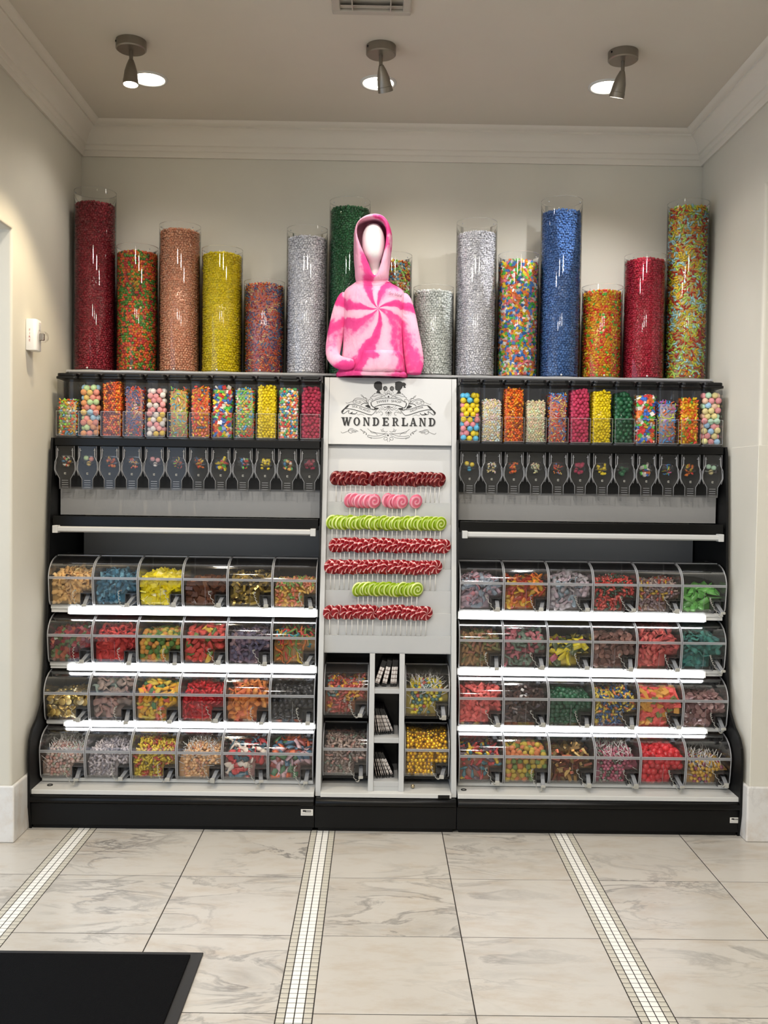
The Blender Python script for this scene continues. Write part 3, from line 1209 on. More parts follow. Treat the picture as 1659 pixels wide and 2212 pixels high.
# stickers on the base
for (px0, py0, px1, py1), lab in (((650, 1746, 676, 1763), 'small white printed sticker on the black base beside the white tower'),
                                  ((1577, 1764, 1598, 1779), 'small white printed sticker on the black base beside the marble baseboard')):
    a, b = at(px0, py0, -.001), at(px1, py1, -.001)
    x0, x1 = min(a[0], b[0]), max(a[0], b[0])
    z1, z0 = a[2] - .004, b[2] + .002
    z0, z1 = min(z0, .076), min(z1, .108)
    st = thing('price_sticker', lab, 'sticker', ((x0 + x1) / 2, 0, z0), group='stickers on the base')
    wd, ht = x1 - x0, z1 - z0
    MB().box(-wd / 2, wd / 2, -.001, 0, 0, ht).build('paper', 'sticker_paper', st)
    for k, (u0, u1, v0, v1) in enumerate(((.15, .42, .60, .86), (.42, .85, .70, .80), (.34, .85, .54, .62), (.08, .92, .30, .35), (.08, .9, .14, .18))):
        MB().box(-wd / 2 + u0 * wd, -wd / 2 + u1 * wd, -.0014, -.001, v0 * ht, v1 * ht).build('print_line', 'black_print' if k < 3 else 'grey_print', st)

# ------------------------------------------------------------------ centre column
cc = thing('display_tower', 'leaning white display tower with logo sign, lollipop steps and cubbies', 'display stand', (0, 0, 0))
MB().box(-.3045, .3045, 0, .03, .016, .118).build('base_panel', 'black_metal', cc, bev=.003)
MB().box(-.29, .29, .012, .04, 0, .016).build('kick_strip', 'black_metal', cc)
MB().prism_x([(.02, .112), (-.006, .112), (-.016, .118), (-.020, .128), (-.016, .140), (-.004, .146), (.03, .147)], -.302, .302).build('base_rail', 'black_gloss', cc, bev=.004, angle=0.7)
for s in (-1, 1):
    MB().prism_x([(Yf(.148), .148), (Yf(1.985), 1.985), (.475, 1.985), (.475, .148)], s * .282, s * .3045).build('side_panel', 'white_laminate', cc, bev=.0015)
sign = MB().prism_x([(Yf(1.675), 1.675), (Yf(1.985), 1.985), (Yf(1.985) + .02, 1.985), (Yf(1.675) + .02, 1.675)], -.2815, .2815).build('sign_board', 'white_laminate', cc, bev=.001)
MB().box(-.2815, .2815, Yf(1.985) + .02, .475, 1.967, 1.985).build('top_panel', 'white_laminate', cc)
MB().box(-.2815, .2815, .460, .475, .168, 1.967).build('back_panel', 'white_laminate', cc)
MB().box(-.2815, .2815, .002, .46, .149, .168).build('deck', 'white_enamel', cc, bev=.0015)
LEDGE = [1.413, 1.315, 1.215, 1.116, 1.020, .922, .823]
LY = [Yf(z) + .014 for z in LEDGE]
MB().prism_x([(LY[0] + .019, 1.405), (LY[0] + .075, 1.70), (LY[0] + .087, 1.70), (LY[0] + .031, 1.405)], -.2815, .2815).build('upper_board', 'white_laminate', cc)
for k in range(7):
    zlow = LEDGE[k + 1] if k < 6 else .752
    yb = (LY[k - 1] if k else LY[0] + .022) + .004
    MB().prism_x([(LY[k], zlow - .004), (LY[k], LEDGE[k]), (yb, LEDGE[k]), (yb, LEDGE[k] - .005), (LY[k] + .004, LEDGE[k] - .005), (LY[k] + .004, zlow - .004)], -.2812, .2812).build('lollipop_step', 'white_laminate', cc)
MB().box(-.2815, .2815, LY[6] + .002, .46, .744, .757).build('cubby_top', 'white_laminate', cc)
for x0, x1 in ((-.078, -.055), (.054, .077)):
    MB().prism_x([(Yf(.168) + .006, .168), (Yf(.744) + .006, .744), (.455, .744), (.455, .168)], x0, x1).build('divider', 'white_laminate', cc, bev=.0015)
for z0, z1 in ((.575, .596), (.367, .390), (.186, .208)):
    MB().box(-.055, .054, Yf(z1) + .008, .45, z0, z1).build('cubby_shelf', 'white_laminate', cc, bev=.001)
MB().box(-.055, .054, Yf(.19) + .010, Yf(.19) + .020, .168, .186).build('plinth', 'white_laminate', cc)
MB().box(-.2815, .2815, .452, .459, .168, .744).build('dark_back', 'dark_board', cc)
for (x0, x1) in ((-.0548, -.0535), (.0525, .0538)):  # black sheets on the cubby sides stand in for the shade inside
    MB().prism_x([(Yf(.21) + .03, .21), (Yf(.744) + .03, .744), (.45, .744), (.45, .21)], x0, x1).build('cubby_shade', 'bag_black', cc)
MB().box(-.0535, .0525, .30, .302, .21, .744).build('cubby_shade', 'bag_black', cc)  # and one across the back, shade put in as black
for x0, x1 in ((-.2815, -.0785), (.0775, .2815)):
    MB().box(x0, x1, .155, .44, .455, .4665).build('bin_rest', 'black_plastic', cc)
    MB().box(x0, x1, .120, .44, .196, .2090).build('bin_rest', 'black_plastic', cc)
a = at(959, 1722, .004)
MB().box(a[0] - .026, a[0] + .024, .0005, .0045, .1500, .1640).build('tag', 'black_plastic', cc, bev=.0005)

# ---- logo on the sign: flat print, drawn in the sign's own plane
_n = np.array([0, 1, -0.19])
_n = _n / np.linalg.norm(_n)


def sgn(cx, cy, eps=0.0008):
    """Point on the sign for a position in the logo drawing (1659 x 889 units over the sign)."""
    d = ray(700 + cx * 280 / 1659, 815 + cy * 150 / 889)
    p0 = np.array([0, Yf(1.8), 1.8]) - _n * eps
    return CAM + d * np.dot(p0 - CAM, _n) / np.dot(d, _n)


def sgn_poly(mb, pts, eps=0.0008):
    mb.add([sgn(x, y, eps) for x, y in pts], [tuple(range(len(pts)))])


def sgn_stroke(mb, pts, wid=4.0, n=6, eps=0.0008, taper=False):
    P = np.array(catmull(pts, n))
    d = np.gradient(P, axis=0)
    nn = np.stack([-d[:, 1], d[:, 0]], 1)
    nn /= np.maximum(np.linalg.norm(nn, axis=1, keepdims=True), 1e-6)
    t = np.linspace(0, 1, len(P))
    wd = wid * 1.25 * (np.sin(math.pi * np.clip(t, .06, .94)) ** .6 if taper else np.ones(len(P)))
    A, B = P + nn * wd[:, None] / 2, P - nn * wd[:, None] / 2
    v = [sgn(*q, eps) for q in A] + [sgn(*q, eps) for q in B]
    k = len(P)
    mb.add(v, [(i, i + 1, k + i + 1, k + i) for i in range(k - 1)])


def mir(pts, roll=0.0139):
    return [(1650 - x, y + roll * 1.02 * (1650 - 2 * x)) for x, y in pts]


# the two children's heads in silhouette, each with a lollipop
boy = [(636, 110), (640, 82), (655, 62), (680, 52), (712, 52), (733, 62), (743, 80), (744, 100), (742, 114), (748, 128), (742, 134), (744, 142), (740, 148), (741, 158), (732, 164), (716, 166),
       (712, 178), (720, 196), (730, 208), (664, 196), (676, 182), (682, 168), (668, 158), (646, 138)]
girl = [(910, 100), (905, 92), (912, 88), (906, 68), (918, 62), (934, 56), (958, 52), (985, 56), (1004, 68), (1018, 66), (1036, 72), (1048, 86), (1048, 100), (1036, 112), (1044, 124), (1046, 136), (1030, 134), (1016, 132),
        (1020, 118), (1008, 112), (1000, 138), (982, 158), (974, 170), (976, 186), (988, 204), (922, 208), (940, 190), (944, 172), (924, 166), (914, 160), (912, 148), (908, 140), (912, 130), (905, 124), (912, 112)]
for nm, pts in (('boy_silhouette', boy), ('girl_silhouette', girl)):
    m = MB()
    sgn_poly(m, pts)
    m.build(nm, 'black_print', sign)
for cx_, cy_, ex, ey in ((783, 142, 764, 206), (869, 144, 892, 206)):
    m = MB()
    sgn_poly(m, [(cx_ + 28 * math.cos(a), cy_ + 30 * math.sin(a)) for a in np.linspace(0, 2 * math.pi, 24, endpoint=False)])
    sgn_stroke(m, [(cx_, cy_ + 26), (ex, ey)], 3, 2)
    m.build('lollipop_print', 'black_print', sign)
    m = MB()
    sgn_stroke(m, [(cx_ + r * math.cos(t), cy_ + r * math.sin(t)) for t, r in zip(np.linspace(0, 14, 26), np.linspace(2, 20, 26))], 2.2, 2, .0011)
    m.build('lollipop_swirl', 'grey_print', sign)

# banner ribbons
m = MB()
top = [(600, 322), (660, 290), (740, 270), (825, 265), (910, 272), (990, 294), (1055, 330)]
bot = [(640, 385), (700, 360), (760, 348), (825, 344), (890, 350), (960, 366), (1022, 394)]
sgn_stroke(m, top, 5)
sgn_stroke(m, bot, 7)
sgn_stroke(m, [(600, 322), (604, 350), (618, 372), (640, 385)], 9)
sgn_stroke(m, [(1055, 330), (1052, 356), (1040, 380), (1022, 394)], 9)
for fn in (lambda q: q, mir):
    sgn_stroke(m, fn([(330, 346), (400, 350), (470, 372), (540, 398), (600, 408), (650, 405), (690, 398)]), 5)
    sgn_stroke(m, fn([(270, 402), (340, 405), (420, 425), (500, 452), (560, 474), (610, 482)]), 7)
    sgn_stroke(m, fn([(330, 346), (300, 360), (262, 398), (228, 430), (224, 448), (240, 464), (262, 462)]), 6)
    sgn_stroke(m, fn([(610, 482), (640, 458), (664, 424), (690, 400)]), 5)
    sgn_poly(m, fn([(330, 350), (298, 366), (226, 436), (236, 462), (258, 420), (276, 402), (300, 388)]))
    sgn_stroke(m, fn([(240, 464), (262, 460), (300, 432), (322, 426), (312, 446), (322, 464), (352, 452), (366, 444), (356, 464), (400, 470), (424, 446)]), 5)
    sgn_poly(m, fn([(330, 468), (352, 450), (364, 444), (358, 462), (402, 464), (420, 446), (408, 470), (370, 474)]))
    sgn_poly(m, fn([(640, 385), (700, 392), (694, 408), (668, 412), (644, 414)]))
    sgn_stroke(m, fn([(566, 330), (570, 370), (600, 402), (630, 418), (660, 414)]), 5)
    sgn_poly(m, fn([(520, 366), (566, 346), (590, 372), (598, 398), (560, 390)]))
    sgn_stroke(m, fn([(470, 358), (500, 336), (540, 330), (566, 336)]), 6)
m.build('ribbon_print', 'black_print', sign)

# scrollwork
m = MB()
half = [
    ([(280, 320), (292, 332), (330, 322), (380, 300), (430, 284), (480, 290), (520, 318), (545, 345)], 3),
    ([(372, 330), (376, 296), (402, 272), (440, 266), (490, 276), (530, 300), (556, 336)], 3.5),
    ([(372, 330), (400, 336), (424, 318), (410, 300), (398, 312), (408, 322)], 3),
    ([(424, 330), (450, 334), (474, 320), (462, 306), (446, 314), (456, 324)], 3),
    ([(468, 226), (490, 232), (484, 246), (506, 244), (500, 262), (524, 262), (540, 290), (560, 340)], 3.5),
    ([(508, 268), (530, 262), (550, 278), (548, 300), (532, 304), (524, 290)], 3.5),
    ([(566, 340), (566, 300), (584, 280), (610, 276), (624, 290), (612, 304), (600, 296)], 3.5),
    ([(590, 262), (606, 252), (622, 232), (646, 212), (690, 204), (740, 218), (770, 236), (790, 262)], 3),
    ([(612, 240), (650, 242), (690, 226), (730, 228), (744, 246), (728, 256), (712, 252)], 3),
    ([(650, 280), (690, 262), (730, 250), (770, 238), (800, 220), (826, 206)], 3),
    ([(640, 214), (648, 210), (644, 204)], 4), ([(590, 262), (598, 256), (604, 262)], 4),
    ([(780, 214), (790, 200), (806, 204), (812, 216), (796, 222), (780, 214)], 3),
    ([(812, 218), (818, 200), (812, 186), (825, 172)], 3),
    ([(720, 358), (740, 372), (744, 392), (726, 398), (714, 386)], 3),
    ([(700, 400), (716, 420), (740, 416), (760, 398), (790, 380), (815, 366)], 3),
    ([(760, 366), (776, 384), (800, 388), (815, 372)], 3),
    ([(820, 366), (806, 400), (780, 418), (760, 412)], 4),
    ([(822, 370), (818, 410), (800, 440), (784, 450)], 3.5),
    ([(706, 424), (690, 446), (668, 460), (664, 448), (680, 432)], 3.5),
    ([(722, 480), (742, 482), (750, 462), (738, 444), (718, 442), (700, 456)], 3.5),
    ([(824, 440), (806, 462), (782, 468)], 3), ([(824, 446), (812, 476), (796, 488)], 3), ([(825, 440), (825, 496)], 5),
    ([(822, 452), (796, 452), (780, 444)], 3),
    ([(424, 470), (440, 482), (470, 470), (500, 480), (516, 494)], 2.5),
]
low = [
    ([(216, 696), (232, 712), (264, 706), (300, 690), (350, 672), (400, 676), (436, 692)], 3),
    ([(376, 658), (340, 656), (312, 676), (316, 700), (346, 716), (364, 700), (352, 690)], 3.5),
    ([(352, 690), (380, 684), (410, 700), (396, 706), (372, 700), (402, 690), (436, 688)], 2.5),
    ([(458, 666), (478, 668), (474, 682), (496, 680), (494, 696), (516, 690), (514, 712), (500, 716), (520, 700), (536, 712), (538, 738), (548, 714)], 3.2),
    ([(556, 656), (590, 684), (640, 704), (700, 716), (760, 722), (818, 724)], 3.5),
    ([(594, 690), (610, 710), (650, 712), (676, 730), (676, 742)], 3),
    ([(600, 790), (604, 778), (570, 766), (556, 752), (570, 740), (620, 752), (680, 752), (730, 742), (770, 728), (800, 724)], 3.2),
    ([(556, 760), (590, 770), (650, 780), (720, 774), (770, 756), (800, 738)], 3),
    ([(722, 670), (742, 676), (738, 694), (764, 690), (790, 702), (812, 690)], 3), ([(764, 660), (750, 664), (764, 688)], 3),
    ([(812, 776), (790, 764), (766, 780), (772, 802), (796, 802), (812, 784)], 3),
    ([(814, 782), (806, 800), (818, 826)], 3),
]
for pts, wd in half + low:
    for fn in (lambda q: q, mir):
        sgn_stroke(m, fn(pts), wd, 5)
for cx_, cy_ in ((825, 248), (818, 743)):
    sgn_poly(m, [(cx_ - 14, cy_), (cx_, cy_ - 13), (cx_ + 14, cy_), (cx_, cy_ + 13)])
m.build('scroll_print', 'black_print', sign)


def sgn_text(body, base, height, name, mat='black_print'):
    """Lettering along a baseline curve."""
    tv, tf = text_mesh(body)
    B = np.array(catmull(base, 12))
    L_ = np.r_[0, np.cumsum(np.linalg.norm(np.diff(B, axis=0), axis=1))]
    s = tv[:, 0] / tv[:, 0].max() * L_[-1]
    bx, by = np.interp(s, L_, B[:, 0]), np.interp(s, L_, B[:, 1])
    g = np.gradient(B, axis=0)
    gx, gy = np.interp(s, L_, g[:, 0]), np.interp(s, L_, g[:, 1])
    gl = np.hypot(gx, gy)
    hh = tv[:, 1] / tv[:, 1].max() * height
    m = MB().add([sgn(x + yy * gy_ / l, y - yy * gx_ / l) for x, y, gx_, gy_, l, yy in zip(bx, by, gx, gy, gl, hh)], tf)
    m.build(name, mat, sign)


sgn_text('SWEET  SHOP', [(676, 336), (750, 321), (825, 318), (905, 322), (984, 338)], 30, 'banner_lettering')
sgn_text('SEA ISLAND', [(357, 384), (420, 394), (500, 424), (586, 452)], 27, 'banner_lettering')
sgn_text('GEORGIA', [(1104, 447), (1160, 428), (1215, 404), (1270, 396)], 27, 'banner_lettering')

# slab-serif WONDERLAND; every letter in a unit box, y up
def rect(x0, x1, y0, y1):
    return [(x0, y0), (x1, y0), (x1, y1), (x0, y1)]


def ring_part(cx_, cy_, rx, ry, tx, ty, a0, a1, n=18):
    out = []
    A = np.linspace(a0, a1, n)
    for i in range(n - 1):
        o = [(cx_ + rx * math.cos(t), cy_ + ry * math.sin(t)) for t in A[i:i + 2]]
        q = [(cx_ + (rx - tx) * math.cos(t), cy_ + (ry - ty) * math.sin(t)) for t in A[i:i + 2]]
        out.append([o[0], o[1], q[1], q[0]])
    return out


SF = .10
GL = {
    'W': [[(.04, 1), (.27, 1), (.40, .0), (.26, .0)], [(.26, 0), (.40, 0), (.60, .8), (.48, .8)], [(.45, 1), (.62, 1), (.74, 0), (.60, 0)], [(.60, 0), (.74, 0), (.97, 1), (.86, 1)], rect(-.02, .34, .90, 1), rect(.40, .66, .90, 1), rect(.80, 1.05, .90, 1)],
    'O': ring_part(.42, .5, .42, .51, .21, .12, 0, 2 * math.pi, 30),
    'N': [rect(.09, .22, 0, 1), rect(.68, .81, 0, 1), [(.09, 1), (.31, 1), (.81, 0), (.62, 0)], rect(0, .30, 0, SF), rect(0, .26, .9, 1), rect(.58, .90, .9, 1)],
    'D': [rect(.10, .32, 0, 1), rect(0, .45, 0, SF + .02), rect(0, .45, .88, 1)] + ring_part(.40, .5, .42, .5, .21, .12, -math.pi / 2, math.pi / 2),
    'E': [rect(.10, .33, 0, 1), rect(0, .74, 0, SF + .02), rect(0, .72, .88, 1), rect(.3, .56, .45, .55), rect(.50, .58, .34, .66), [(.60, .12), (.74, .12), (.78, .32), (.70, .32)], [(.58, .88), (.72, .88), (.74, .70), (.66, .70)]],
    'R': [rect(.10, .32, 0, 1), rect(0, .42, 0, SF), rect(0, .45, .9, 1), rect(.3, .5, .43, .53), [(.40, .48), (.58, .50), (.74, .10), (.90, .10), (.90, 0), (.62, 0)]] + ring_part(.42, .715, .36, .285, .20, .10, -math.pi / 2, math.pi / 2),
    'L': [rect(.10, .32, 0, 1), rect(0, .44, .9, 1), rect(0, .74, 0, SF + .02), [(.60, .12), (.74, .12), (.77, .36), (.68, .36)]],
    'A': [[(.13, 0), (.25, 0), (.52, 1), (.40, 1)], [(.40, 1), (.58, 1), (.88, 0), (.64, 0)], rect(.24, .70, .26, .36), rect(0, .34, 0, SF), rect(.55, .98, 0, SF)],
}
XS = [222, 376, 498, 620, 746, 872, 992, 1092, 1216, 1338]
WD = [132, 84, 88, 84, 84, 84, 80, 98, 88, 86]
for layer, (ox, oy, mat, eps) in enumerate(((7, 7, 'grey_print', .0006), (0, 0, 'black_print', .001))):
    for ch, x0, wd in zip('WONDERLAND', XS, WD):
        mx_ = {'W': 1.05, 'O': .84, 'N': .9, 'D': .82, 'E': .78, 'R': .9, 'L': .77, 'A': .98}[ch]
        yb = 617 + (x0 - 222) * 10 / 1200
        m = MB()
        for q in GL[ch]:
            sgn_poly(m, [(x0 + ox + x / mx_ * wd, yb + oy - y * 106) for x, y in q], eps)
        m.build('letter' if layer else 'letter_shadow', mat, sign)

# ------------------------------------------------------------------ lollipops on the steps
LOLLI = [
    (1, 1036, '200 262 310 370 430 490 540 655 710 762 820 875 938 992 1045 1100 1153 1208 1268 1325 1378 1430', 'swirl_dark', 'dark red swirl', 'highest row'),
    (1, 1081, '362 420 478 535 592 648 810 868 924 980 1145', 'swirl_pink', 'pink', 'only pink row'),
    (1, 1129, '150 207 258 310 362 420 476 530 590 645 700 765 813 868 925 985 1042 1103 1155 1212 1270 1322 1378 1440', 'swirl_lime', 'lime green', 'long upper lime row'),
    (1, 1177, '182 248 300 358 415 470 522 577 645 697 755 808 868 925 988 1042 1105 1150 1205 1260 1318 1383 1436 1490', 'swirl_red', 'red-white swirl', 'row below the long lime one'),
    (2, 1221, '130 180 235 293 350 412 460 522 578 632 697 752 803 875 925 988 1040 1105 1150 1215 1260 1320 1385', 'swirl_red', 'red-white swirl', 'row above the short lime one'),
    (2, 1272, '460 520 575 635 697 752 815 875 930 988 1048 1098 1160', 'swirl_lime', 'lime green', 'short lower lime row'),
    (2, 1318, '120 225 320 390 460 515 572 637 752 800 857 915 972 1040 1090 1150 1210 1268', 'swirl_red', 'red swirl', 'lowest row'),
]
HEADR = .0335
prof = [(.0005, -.0062), (.020, -.0066), (.029, -.0052), (.0330, -.0022), (.0335, 0), (.0330, .0022), (.029, .0052), (.020, .0066), (.0005, .0062)]
head_meshes = {}
stick_me = MB().tube([(0, 0, -.003), (0, 0, .085)], .0019, 6).mesh('stick', 'stick_paper', True)
for k, (_c, yrow, xs, mat, colr, where) in enumerate(LOLLI):
    if mat not in head_meshes:
        me = MB().lathe(prof, 30).mesh('head', mat, True)
        me.transform(Matrix.Rotation(math.pi / 2, 4, 'X'))
        head_meshes[mat] = me
    hs = [float(x) for x in xs.split()]
    for j, cx_ in enumerate(hs):
        px = 690 + cx_ * 300 / 1659
        y0 = LY[k] + .010
        last = j == len(hs) - 1 or hs[j + 1] - cx_ > 85
        X = at(px, yrow + 40, y0)[0] + random.uniform(-.001, .001)
        t = thing('lollipop', '%s lollipop, %s from the left in the %s' % (colr, ORD[j], where), 'lollipop', (X, y0, LEDGE[k]), (math.radians(11 + random.uniform(-.8, .8)), 0, 0), 'lollipops of the ' + where)
        link('stick', stick_me, t)
        h = link('head', head_meshes[mat], t, (0, 0, .107 + random.uniform(-.003, .004)))
        yaw = math.radians(38 if not last else 30) + random.uniform(-.05, .05)
        h.rotation_mode = 'QUATERNION'
        h.rotation_quaternion = (Matrix.Rotation(yaw, 3, 'Z') @ Matrix.Rotation(random.uniform(-3, 3), 3, 'Y')).to_quaternion()

# ------------------------------------------------------------------ paper bags in the three cubbies
BAGS = [
    (.596, 1474, 1437, [(812, 825, 11), (829, 838, 11), (846, 850, 7), (853, 856, 6)]),
    (.390, 1576, 1540, [(810, 807.5, 1.4), (815, 810.5, 1.6), (821, 815, 3), (826, 818, 2), (830, 821, 2), (834, 823, 2), (838.5, 827, 3), (843, 830, 4), (850, 835, 4)]),
    (.208, 1680, 1643, [(815, 807.5, 1.5), (820.5, 812, 1.5), (826, 816, 2), (830, 819, 2), (835, 823, 2), (841, 827, 4), (849, 832, 5)]),
]
nm_c = ['upper', 'middle', 'lower']
for k, (z0, ypb, ypt, lst) in enumerate(BAGS):
    for j, (xb, xt, wp) in enumerate(lst):
        y0 = Yf(z0) + .045 + j * .003
        pb, pt = at(xb, ypb, y0), at(xt, ypt, y0)
        wd = wp * .00195
        lean = math.atan2(pt[0] - pb[0], pt[2] - pb[2])
        hgt = .088
        zb = z0 + .0012 + abs(wd / 2 * math.sin(lean)) + .0005
        t = thing('paper_bag', 'black paper bag with plaid edge, %s from the left in the %s cubby' % (ORD[j], nm_c[k]), 'paper bag', (pb[0], y0, zb), (0, lean, 0), 'bags in the %s cubby' % nm_c[k])
        MB().box(-wd / 2, wd / 2, .002, .13, 0, hgt + .03).build('bag_body', 'bag_black', t)
        MB().box(-wd / 2, wd / 2, 0, .002, .014, hgt).build('printed_edge', 'bag_plaid', t)

# ------------------------------------------------------------------ tall candy tubes on the top shelf
ts = thing('tube_shelf', 'thin pale shelf carrying the row of tall candy tubes', 'shelf', (0, 0, 2.003))
MB().box(-1.528, 1.528, .470, .745, 0, .011).build('shelf_board', 'white_enamel', ts, bev=.002)
MB().box(-1.528, 1.528, .466, .4698, .001, .010).build('edge_strip', 'clear_edge', ts)

TUBE = [  # top, fill, [(shape, share)], size, palette, material, what, clump
    (2.877, 2.812, [('lentil', 1)], .0125, '6d1420*3 5c0f1a', 'candy_gloss', 'dark red lentil candies, tallest by the fire alarm wall', 0),
    (2.617, 2.582, [('ball', 6), ('banana', 1)], .0135, '3c6a28*4 c8502a*3 d9702e*2 8c2a26*2 35401f', 'candy_gloss', 'green, orange and red fruit-shaped candies', .35),
    (2.722, 2.692, [('bean', 1)], .0135, 'bd8a6c*3 a8745a*2 c9987c', 'candy_pearl', 'bronze pink jelly beans', 0),
    (2.612, 2.584, [('bean', 1)], .0140, 'f0d818*3 e6cc10', 'candy_gloss', 'bright yellow jelly beans', 0),
    (2.459, 2.442, [('bone', 1)], .0150, '3f3a5a*2 a8452c*3 d07838*2 315a7a*2 e2c68a*1 7a2430*2', 'candy_gloss', 'small mixed bone candies in dark colours', .3),
    (2.716, 2.666, [('lentil', 1)], .0130, 'dddce0*3 cdccd2', 'candy_pearl', 'silvery white lentils, beside the dark green tube', 0),
    (2.851, 2.806, [('lentil', 1)], .0135, '1f4a2c*3 1a3f26', 'candy_gloss', 'dark green lentils behind the hoodie', 0),
    (2.597, 2.560, [('star', 1)], .0160, 'f0ece0*3 e0bf38*2 7a2416*3 c86a28*2 3c7a9a*2 6a9a3c*2', 'candy_gloss', 'mixed coloured star candies half hidden by the hoodie', .2),
    (2.445, 2.420, [('ball', 1)], .0130, 'd0d4d0*3 c0c5c1', 'candy_pearl', 'silver ball candies, shortest, beside the hoodie sleeve', 0),
    (2.761, 2.698, [('lentil', 1)], .0125, 'dbdade*3 cbcad0', 'candy_pearl', 'silvery white lentils, between silver balls and square gum', 0),
    (2.608, 2.569, [('chiclet', 1)], .0150, 'f1eee6*2 d0703a*3 2f5a92*3 e0c030*2 c86a72*2 3f8a3c*2', 'candy_gloss', 'multicoloured square chewing gum pieces', .1),
    (2.871, 2.806, [('lentil', 1)], .0135, '36527c*3 2e486f', 'candy_gloss', 'blue lentil candies', 0),
    (2.460, 2.434, [('oval', 1)], .0150, 'e0a81a*3 d8602a*2 c02c22*2 3f8a2c e8c83c', 'candy_gloss', 'red, yellow and green flat oval candies', .2),
    (2.613, 2.587, [('lentil', 1)], .0125, '86182a*3 74121f', 'candy_gloss', 'crimson lentils, between oval candies and capsules', 0),
    (2.868, 2.840, [('capsule', 1)], .0160, '8a2418*3 d8b82a*3 9ab84a*3 9ac6cc*3 d08030*2', 'candy_gloss', 'red, yellow, green and pale blue capsules', .3),
]
TR = .0985


def surface_candies(kinds, size, P, N, r, align=0.0):
    """Split positions over the shapes and turn them."""
    tot = sum(w_ for _, w_ in kinds)
    pick = r.choice(len(kinds), size=len(P), p=[w_ / tot for _, w_ in kinds])
    rot = rand_rot(len(P), r) if not align else align_rot(N, r, align)
    return pick, rot


for i, (zt, zf, kinds, size, pl_, mat, what, clump) in enumerate(TUBE):
    r = np.random.default_rng(100 + i)
    cx_ = -1.430 + i * .2043
    cyl = thing('candy_tube', 'tall clear tube of ' + what, 'candy tube', (cx_, .586, 2.014), group='clear candy tubes along the top')
    h = zt - 2.014
    MB().lathe([(TR, .004), (TR, h - .002)], 56).build('tube_wall', 'clear_tube', cyl, smooth=True)
    MB().lathe([(TR - .0025, h - .002), (TR - .0025, h), (TR + .0004, h), (TR + .0004, h - .002)], 56).build('rim', 'clear_rim', cyl, angle=0.6)
    MB().lathe([(.0005, .0), (TR, .0), (TR, .005), (.0005, .005)], 56).build('base_disc', 'clear_edge', cyl, angle=0.6)
    k = MB().lathe([(.0005, .006), (.0035, .0045), (.0045, .001), (.0045, 0)], 12).build('screw', 'white_enamel', cyl, smooth=True)
    k.rotation_euler = (math.pi / 2, 0, 0)
    k.location = (-.006, -TR, .012)
    for sx in (-1, 1):
        k = MB().lathe([(.0005, .002), (.003, .0015), (.003, 0)], 8).build('rivet', 'grey_print', cyl)
        k.rotation_euler = (math.pi / 2, 0, 0)
        k.location = (sx * .074, -TR * .66 - .0005, h - .022)
    # candies against the wall (front and sides) and on top
    hf = zf - 2.014
    dz, ds = size * .80, size * .94
    nz = int((hf - .006 - size * .62) / dz) + 1
    P = []
    R_ = TR - .0012 - size * (.62 if kinds[0][0] in ('ball', 'bean', 'lentil') else .70)
    amax = math.radians(112)
    na = int(2 * amax * R_ / ds)
    for a_ in range(nz):
        th = -amax + (np.arange(na) + (a_ % 2) * .5 + r.normal(size=na) * .14) * (2 * amax / na)
        z = .006 + size * .62 + a_ * dz + r.normal(size=na) * dz * .16
        rr = R_ - r.random(na) * size * .22
        z = np.maximum(z, .0065 + size * .62)
        P.append(np.stack([rr * np.sin(th), -rr * np.cos(th), z], 1))
    nt_ = int(3.1 * (R_ / size) ** 2)
    rr = R_ * np.sqrt(r.random(nt_))
    th = r.random(nt_) * 2 * math.pi
    P.append(np.stack([rr * np.sin(th), -rr * np.cos(th), hf - size * .35 + .012 * (1 - (rr / R_) ** 2) + r.normal(size=nt_) * .0015], 1))
    P = np.vstack(P)
    N = np.stack([P[:, 0], P[:, 1], np.zeros(len(P))], 1) / R_
    rgb = pick_colors(pal(pl_), P, r, clump)
    pick, rot = surface_candies(kinds, size, P, N, r, 0.7 if kinds[0][0] in ('lentil', 'chiclet', 'oval', 'star') else 0)
    if kinds[0][0] == 'ball' and len(kinds) > 1:
        rgb[pick == 1] = H('#e0c040')[:3]
    s = size * (1 + r.normal(size=len(P)) * .05)
    s[:] = np.minimum(s, size * 1.1)
    nt0 = len(P) - nt_

    def lim(W):
        rad = np.hypot(W[..., 0], W[..., 1])
        over = np.maximum(0, rad.max(1) - (TR - .0018))
        c_ = W.mean(1)
        rc = np.maximum(np.hypot(c_[:, 0], c_[:, 1]), 1e-6)
        return np.stack([-c_[:, 0] / rc * over, -c_[:, 1] / rc * over, np.maximum(0, .0068 - W[..., 2].min(1))], 1)

    for q, (kd, _) in enumerate(kinds):
        kk = pick == q
        P[kk] = nudge(kd, P[kk], rot[kk], s[kk] * (1.25 if kd == 'banana' else 1.02), lim)
    bt = [(kd, P[pick == q], rot[pick == q], s[pick == q] * (1.25 if kd == 'banana' else 1.02), rgb[pick == q]) for q, (kd, _) in enumerate(kinds)]
    cr_ = R_ - size * .34
    core = MB().lathe([(.0005, .008), (cr_, .008), (cr_, hf - size * .8), (.0005, hf - size * .8 + .01)], 24)
    me = scatter_mesh('tube_candy', bt, mat, (core.v, core.f, rgb.mean(0)))
    o = link('tube_candy', me, None, (cx_, .586, 2.014))
    tag(o, 'small ' + what.split(',')[0] + ' packed inside a tall tube' if i != 9 else 'small silvery white lentils packed inside the tube near the silver balls', 'candy', None, 'stuff')
o = bpy.data.objects['tube_candy.005'] if 'tube_candy.005' in bpy.data.objects else None
if o:
    o['label'] = 'small silvery white lentils packed inside the tube beside dark green'

# ------------------------------------------------------------------ gravity dispensers
DW = .0474


